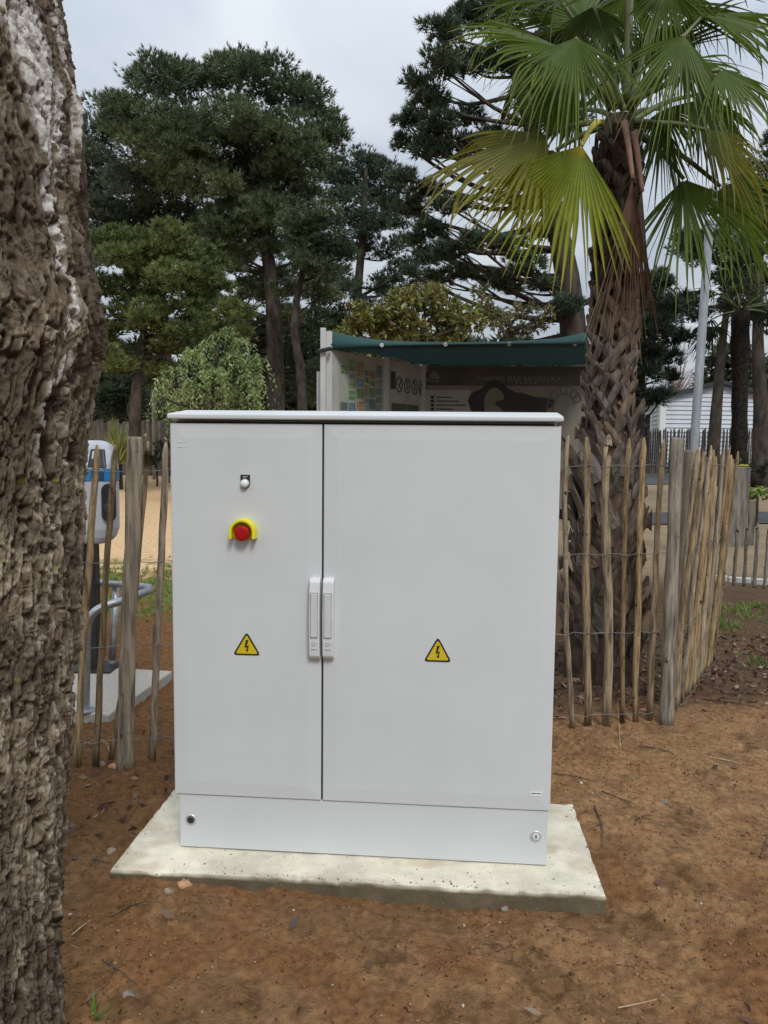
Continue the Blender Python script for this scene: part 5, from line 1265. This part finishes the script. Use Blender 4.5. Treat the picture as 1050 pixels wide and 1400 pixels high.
# ------------------------------------------------------------------ right background: lamp post, fence, cabin, house
lb0 = P(949, 612, 10); lt0 = P(964, 395, 10.0); dl_ = (lt0 - lb0); base = lb0 - dl_ * (lb0.z / dl_.z); base.z = float(terrain(base.x, 10))
lamp = empty('lamp_post', base, 'grey galvanised lamp post rising behind the picket fence corner', 'lamp post')
topz = base + dl_.normalized() * 4.2
MB().tube([base, base.lerp(topz, .2), base.lerp(topz, .21), topz], [.062, .060, .057, .052], 14).build('pole', M['lamp_grey'], lamp, smooth=True)
MB().lathe([(.053, 0), (.058, .01), (.058, .05), (.04, .07), (.005, .075)], topz - Vector((0, 0, .02)), (0, 0, 1), 16).build('cap', M['lamp_grey'], lamp)
rf = empty('roadside_fence', tree_base(960, 25), 'dark picket fence along the road in front of the white cabin', 'fence')
ra_, rb_ = tree_base(868, 25.2), tree_base(1130, 25.8); rgr = random.Random(12); base_m = []
n = 96
for i in range(n):
    b = ra_.lerp(rb_, i / n); b.z = float(terrain(b.x, b.y))
    if i < 4:
        mb = MB(); q = ORG[rf.name]; hh = 1.40 + .03 * i
        mb.tube([q + Vector((0, 0, hh)), q + Vector((0, 0, hh - .06)), q + Vector((.01, 0, .7)), q + Vector((0, 0, -.02))], [.012, .026, .028, .028], 5, jit=.1, r_=rgr); o = mb.build('picket', M['far_wood'], rf); base_m.append(o)
    else:
        o = base_m[i % 4].copy(); COL.objects.link(o); o.parent = rf
    o.location = b - ORG[rf.name]; o.rotation_euler = (0, rgr.uniform(-.035, .035), rgr.uniform(0, 6))
for z in (.3, .75, 1.2): MB().tube([ra_ + Vector((0, 0, z)), ra_.lerp(rb_, .5) + Vector((0, 0, z)), rb_ + Vector((0, 0, z))], .006, 4).build('wire', M['wire'], rf)
# white cabin
DH = 27.5
hA = P(906, 545, DH); hB = P(1062, 548, DH); zE = hA.z; pk = P(983, 526, DH); gb = float(terrain(hA.x, DH))
hA.z = hB.z = 0; sdir = Vector((P(866, 553, 36.5).x - hA.x, 36.5 - DH, 0)).normalized(); LS = 8.6
hs_ = empty('mobile_home', Vector((hA.x, DH, gb)), 'white clapboard mobile home with dark roof edge beyond the road', 'cabin')
fd = (hB - hA).normalized(); fn = Vector((fd.y, -fd.x, 0)); sn = Vector((-sdir.y, sdir.x, 0))
Wf = (hB - hA).length
def v2(p, z): return Vector((p.x, p.y, z))
body = MB(); C_ = hA + sdir * LS; D__ = hB + sdir * LS; mA = hA.lerp(hB, .5); mB_ = C_.lerp(D__, .5)
body.add([v2(hA, gb + .1), v2(hB, gb + .1), v2(D__, gb + .1), v2(C_, gb + .1), v2(hA, zE), v2(hB, zE), v2(D__, zE), v2(C_, zE), v2(mA, pk.z), v2(mB_, pk.z)],
         [(0, 1, 5, 8, 4), (2, 3, 7, 9, 6), (3, 0, 4, 7), (1, 2, 6, 5), (4, 8, 9, 7), (8, 5, 6, 9), (0, 3, 2, 1)])
body.build('wall', M['siding'], hs_)
sdg = MB(); z = gb + .25
while z < pk.z - .12:
    t = 0 if z < zE - .05 else (z + .1 - zE) / (pk.z - zE) * .5
    a = hA.lerp(hB, t); b = hA.lerp(hB, 1 - t)
    n_ = fn
    if t < .48: sdg.add([v2(a, z) + n_ * .045, v2(b, z) + n_ * .045, v2(b, z + .148) + n_ * .012, v2(a, z + .148) + n_ * .012, v2(a, z) + n_ * .004, v2(b, z) + n_ * .004], [(0, 1, 2, 3), (0, 4, 5, 1)])
    if z < zE - .15:
        a, b = hA, C_; sdg.add([v2(a, z) + sn * .045, v2(b, z) + sn * .045, v2(b, z + .148) + sn * .012, v2(a, z + .148) + sn * .012, v2(a, z) + sn * .004, v2(b, z) + sn * .004], [(3, 2, 1, 0), (1, 5, 4, 0)])
    z += .155
so_ = sdg.build('siding', M['siding'], hs_); so_['kind'] = 'stuff'
MB().box(hA.x - .10, hA.x + .10, hA.y - .10, hA.y + .10, gb, zE).build('corner_trim', M['white'], hs_)
rfm = MB(); ov = .18
for s_, (e0, e1) in enumerate(((hA - fd * ov, mA), (mA, hB + fd * ov))):
    za_, zb_ = (zE - .06, pk.z + .02) if s_ == 0 else (pk.z + .02, zE - .06)
    a, b = v2(e0, za_) - sdir * .25, v2(e1, zb_) - sdir * .25; c, d = v2(e1, zb_) + sdir * (LS + .2), v2(e0, za_) + sdir * (LS + .2)
    u = Vector((0, 0, .14)); rfm.add([a, b, c, d, a + u, b + u, c + u, d + u], [(3, 2, 1, 0), (4, 5, 6, 7), (0, 1, 5, 4), (1, 2, 6, 5), (2, 3, 7, 6), (3, 0, 4, 7)])
rfm.build('roof', M['roofdark'], hs_)
q = hA + sdir * 2.2; wd = MB().bar(v2(q, gb + .3) + sn * .03, v2(q, zE - .35) + sn * .03, .12, .12).build('window_frame', M['white'], hs_)
q0, q1 = hA + sdir * 2.4, hA + sdir * 4.2
wn = MB().add([v2(q0, gb + .9) + sn * .055, v2(q1, gb + .9) + sn * .055, v2(q1, zE - .4) + sn * .055, v2(q0, zE - .4) + sn * .055], [(0, 1, 2, 3)]).build('window', M['glass'], hs_)
# tiled house
DT = 46
tA_, tB_ = P(858, 548, DT), P(975, 548, DT); gb2 = float(terrain(tA_.x, DT)); zt2 = P(900, 533, DT).z; ze2 = P(900, 548, DT).z
th_ = empty('tiled_house', Vector((tA_.x, DT, gb2)), 'low house with pale terracotta roof behind the white cabin', 'house')
MB().box(tA_.x + .3, tB_.x - .3, DT + .4, DT + 6, gb2 - .1, ze2).build('wall', M['render'], th_)
rfm = MB(); rfm.add([(tA_.x, DT, ze2 - .05), (tB_.x, DT, ze2 - .05), (tB_.x, DT + 3.2, zt2), (tA_.x, DT + 3.2, zt2), (tA_.x, DT + 6.4, ze2 - .05), (tB_.x, DT + 6.4, ze2 - .05), (tA_.x, DT, ze2 + .06), (tB_.x, DT, ze2 + .06), (tB_.x, DT + 3.2, zt2 + .12), (tA_.x, DT + 3.2, zt2 + .12), (tA_.x, DT + 6.4, ze2 + .06), (tB_.x, DT + 6.4, ze2 + .06)],
    [(3, 2, 1, 0), (5, 2, 3, 4), (6, 7, 8, 9), (9, 8, 11, 10), (0, 1, 7, 6), (4, 10, 11, 5), (0, 6, 9, 3), (3, 9, 10, 4), (1, 2, 8, 7), (2, 5, 11, 8)])
ro_ = rfm.build('roof', M['terracotta'], th_)
tiles = MB(); x = tA_.x + .1
while x < tB_.x - .1:
    tiles.tube([(x, DT - .02, ze2 + .07), (x, DT + 3.2, zt2 + .13)], .07, 5); x += .26
to_ = tiles.build('tile_rows', M['terracotta'], ro_); to_['kind'] = 'stuff'
for xw in (tA_.x + 1.2, tA_.x + 3.2):
    wf_ = MB().box(xw - .5, xw + .5, DT + .33, DT + .42, gb2 + .9, gb2 + 2.1).build('window', M['white'], th_); MB().box(xw - .42, xw + .42, DT + .31, DT + .34, gb2 + .98, gb2 + 2.02).build('pane', M['glass'], wf_)

# ------------------------------------------------------------------ things on the soil
def stone(p, r, mt, label, seed):
    rs = np.random.RandomState(seed); n = 10; V = []; Fc = []
    for j in range(7):
        for k in range(n):
            a = math.pi * j / 6; b = 2 * math.pi * k / n; d = np.array([math.sin(a) * math.cos(b), math.sin(a) * math.sin(b), math.cos(a)])
            V.append(np.array(p) + d * np.array(r) * (1 + rs.uniform(-.24, .2)) * .85 + np.array([0, 0, r[2] * .2]))
    for j in range(6):
        for k in range(n): Fc.append((j * n + k, j * n + (k + 1) % n, j * n + n + (k + 1) % n, j * n + n + k))
    o = np_mesh('stone', V, Fc, M[mt], smooth=False); return tag(o, label, 'stone', 'stones on the soil')
def gp(px, py): p = G(px, py); p.z = gz(p.x, p.y); return p
for i, (px, py, r, mt, lab) in enumerate([
    (252, 1216, (.03, .024, .02), 'stone_tan', 'orange-brown stone lying before the left front of the slab'),
    (231, 1222, (.022, .016, .013), 'stone', 'small grey stone beside the orange-brown stone'),
    (152, 1164, (.022, .02, .018), 'stone', 'pale stone at the left back corner of the slab, among dark roots'),
    (157, 1049, (.034, .022, .017), 'stone_tan', 'tan stone at the foot of the left fence post'),
    (138, 1046, (.030, .02, .016), 'stone', 'grey stone left of the tan stone at the fence post'),
    (175, 1372, (.022, .018, .014), 'stone', 'rounded brown stone in the lower left soil near the trunk'),
    (908, 1102, (.024, .018, .014), 'stone', 'greyish stone on the soil right of the slab'),
    (690, 1238, (.018, .014, .012), 'stone', 'small stone at the front edge of the slab'),
    (880, 975, (.03, .02, .012), 'stone_tan', 'flat stone at the foot of the right pickets')]):
    stone(tuple(gp(px, py)), r, mt, lab, 60 + i)
def twig(pxs, r, label, mt='twig', side=True, seed=0):
    r *= .72
    rs = random.Random(seed); pts = []
    for px, py in pxs: p = gp(px, py); p.z += r * 1.0 + rs.uniform(0, .006); pts.append(p)
    q = smooth_pts(pts, 10); mb = MB().tube(q, [r * (1 - .6 * i / 10) for i in range(11)], 5, jit=.2, r_=rs)
    if side:
        s = q[5]; e_ = s + (q[6] - q[4]).cross(Vector((0, 0, 1))).normalized() * .06 + (q[8] - q[5]) * .6; e_.z = gz(e_.x, e_.y) + .008; mb.tube([s, s.lerp(e_, .5) + Vector((0, 0, .006)), e_], [r * .6, r * .45, r * .2], 4)
    o = mb.build('twig', M[mt], None, smooth=True); return tag(o, label, 'twig', 'twigs lying on the soil')
twig([(757, 1062), (785, 1065), (812, 1080)], .004, 'thin dark twig on the soil at the right edge of the cabinet', seed=1)
twig([(873, 1020), (900, 1026), (922, 1034)], .005, 'dark stick on the soil below the right pickets', seed=2)
twig([(968, 1040), (995, 1043), (1014, 1047)], .004, 'straight pale stick on the soil at the right', 'straw', False, 3)
twig([(868, 1140), (872, 1130), (890, 1122)], .0045, 'forked twig on the open soil right of the slab', seed=4)
twig([(822, 1090), (850, 1098), (868, 1108)], .003, 'fine dark twig near the right back corner of the slab', seed=5)
twig([(812, 1118), (822, 1142), (824, 1165)], .006, 'bent dark root beside the right edge of the slab', seed=6)
twig([(960, 958), (1000, 960), (1045, 968)], .007, 'long dark branch lying in leaf litter at the far right', seed=7)
twig([(1040, 1178), (1046, 1160), (1050, 1145)], .005, 'dark twig at the right picture edge on the soil', seed=8)
twig([(98, 1285), (112, 1276), (124, 1270)], .0035, 'pale straw stalk on the soil by the big trunk', 'straw', False, 9)
twig([(140, 1315), (160, 1334), (188, 1352)], .0035, 'dark thin stick in the lower left soil', seed=10)
twig([(150, 1262), (185, 1248), (222, 1242)], .0045, 'dark root running left of the slab front corner', seed=11)
twig([(100, 1175), (130, 1182), (148, 1190)], .007, 'dark root at the left corner of the slab', seed=12)
twig([(128, 1118), (140, 1108), (152, 1096)], .003, 'pale curved straw in the soil left of the slab', 'straw', False, 13)
twig([(108, 1022), (140, 1015), (150, 1032)], .003, 'pale curled straw beside the left fence post', 'straw', False, 14)
twig([(845, 1375), (870, 1372), (898, 1368)], .003, 'thin pale stalk in the lower right soil', 'straw', False, 15)
twig([(700, 1292), (690, 1300), (668, 1310)], .003, 'short dark twig in the soil below the slab front', seed=16)
twig([(848, 1022), (846, 990), (844, 960)], .003, 'thin grey upright stalk at the foot of the right pickets', 'straw', False, 17)
# gravel chips, clods and dry litter
rs = np.random.RandomState(77)
def scatter(n, fx):
    o = []
    while sum(map(len, o)) < n:
        y = 1.2 + rs.uniform(size=n) ** 1.3 * 4.6; x = rs.uniform(-.62, .62, n) * (y + .4)
        lx = (x - CAB.x) * math.cos(CROT) + (y - CAB.y) * math.sin(CROT); ly = -(x - CAB.x) * math.sin(CROT) + (y - CAB.y) * math.cos(CROT)
        ok = ~((lx > -.17) & (lx < 1.42) & (ly > -.165) & (ly < .475)) & (fx(x, y) > rs.uniform(size=n)); o.append(np.column_stack([x, y])[ok])
    o = np.concatenate(o)[:n]; return np.column_stack([o, ground_z(o[:, 0], o[:, 1])])
pc = scatter(19000, lambda x, y: .25 + .75 * sst(.44, .60, fbm(x * 2.4, y * 2.4, 3, 91))); ne = 300; eu = rs.uniform(size=ne); side_ = rs.uniform(size=ne) < .62
ex_ = np.where(side_, -.16 + 1.56 * eu, np.where(rs.uniform(size=ne) < .5, -.16 + .05 * rs.uniform(size=ne) ** 2.5, 1.402 - .05 * rs.uniform(size=ne) ** 2.5))
ey_ = np.where(side_, -.136 + .09 * rs.uniform(size=ne) ** 2.6, -.13 + .6 * eu)
ew = np.array([tuple(cabw(a, b, SLAB_TOP + .0005)) for a, b in zip(ex_, ey_)]); pc = np.concatenate([pc, ew]); n = len(pc)
oc = np.array([(1, 0, 0), (-1, 0, 0), (0, 1, 0), (0, -1, 0), (0, 0, 1), (0, 0, -1)], float); of = np.array([(0, 2, 4), (2, 1, 4), (1, 3, 4), (3, 0, 4), (2, 0, 5), (1, 2, 5), (3, 1, 5), (0, 3, 5)])
sz = .0012 + .0055 * rs.uniform(size=n) ** 3.2; sz[-ne:] = .0008 + .003 * rs.uniform(size=ne) ** 3
V = pc[:, None, :] + (oc[None] + rs.uniform(-.3, .3, (n, 6, 3))) * (sz[:, None] * rs.uniform(.6, 1.3, (n, 3)))[:, None, :]; V[:, :, 2] += sz[:, None] * .3
cc = np.array([(.20, .105, .045), (.26, .155, .075), (.33, .24, .15), (.46, .40, .31), (.09, .052, .026), (.60, .55, .46)])[rs.choice(6, n, p=[.53, .28, .07, .01, .105, .005])]
gr = np_mesh('gravel', V.reshape(-1, 3), (of[None] + 6 * np.arange(n)[:, None, None]).reshape(-1, 3), M['gravel'], col=np.repeat(cc, 6, 0)); tag(gr, 'small pale chips and clods scattered over the brown soil', 'gravel', kind='stuff')
lt_ = scatter(2600, lambda x, y: np.clip((y - (3.72 + .18 * x)) / .35, 0, 1) * (x > .3) + .006 + .15 * (x < -.6) * (y > 2.6) * (y < 3.6)); n = len(lt_)
d = rs.normal(size=(n, 3)); d[:, 2] = np.abs(d[:, 2]) * .35
lt_[:, 2] += .006
lo = leaf_cloud('litter', None, lt_, d, .045, .011, 1, .2, np.array([(.10, .045, .035), (.15, .075, .05), (.20, .13, .085), (.30, .23, .17), (.07, .045, .035)])[rs.choice(5, n, p=[.3, .25, .2, .12, .13])], M['leaves'], 78, diamond=True); tag(lo, 'dry reddish leaf litter under the picket fence', 'leaf litter', kind='stuff')
nd = scatter(7000, lambda x, y: .25 + .75 * (y > 3.4)); n = len(nd); d = rs.normal(size=(n, 3)); d[:, 2] = rs.uniform(-.05, .15, n); nd[:, 2] += .003
no_ = leaf_cloud('pine_needle_litter', None, nd, d, .05, .0009, 1, .1, np.array([(.09, .055, .03), (.20, .13, .07), (.34, .25, .15)])[rs.choice(3, n)], M['leaves'], 79); tag(no_, 'fallen dry pine needles strewn over the soil', 'pine needles', kind='stuff')
gpts = []
for (px, py, s, k) in ((990, 857, .10, 60), (1022, 832, .12, 60), (1012, 842, .10, 30), (215, 800, .5, 260), (222, 830, .35, 160), (205, 785, .5, 160), (1040, 905, .1, 20), (20, 1395, .05, 0), (140, 1392, .012, 2)):
    c = gp(px, py)
    for i in range(k): x, y = c.x + rs.normal() * s, c.y + rs.normal() * s; gpts.append((x, y))
gpts = np.array(gpts); gpz = np.column_stack([gpts, ground_z(gpts[:, 0], gpts[:, 1])]); d = rs.normal(size=gpz.shape) * .5; d[:, 2] = 1
go = leaf_cloud('grass', None, gpz, d, .06, .004, 6, .5, np.array([(.10, .19, .03), (.16, .24, .05), (.22, .24, .07)])[rs.choice(3, len(gpz))], M['leaves'], 80); tag(go, 'sparse green grass tufts sprouting from bare soil', 'grass', kind='stuff')
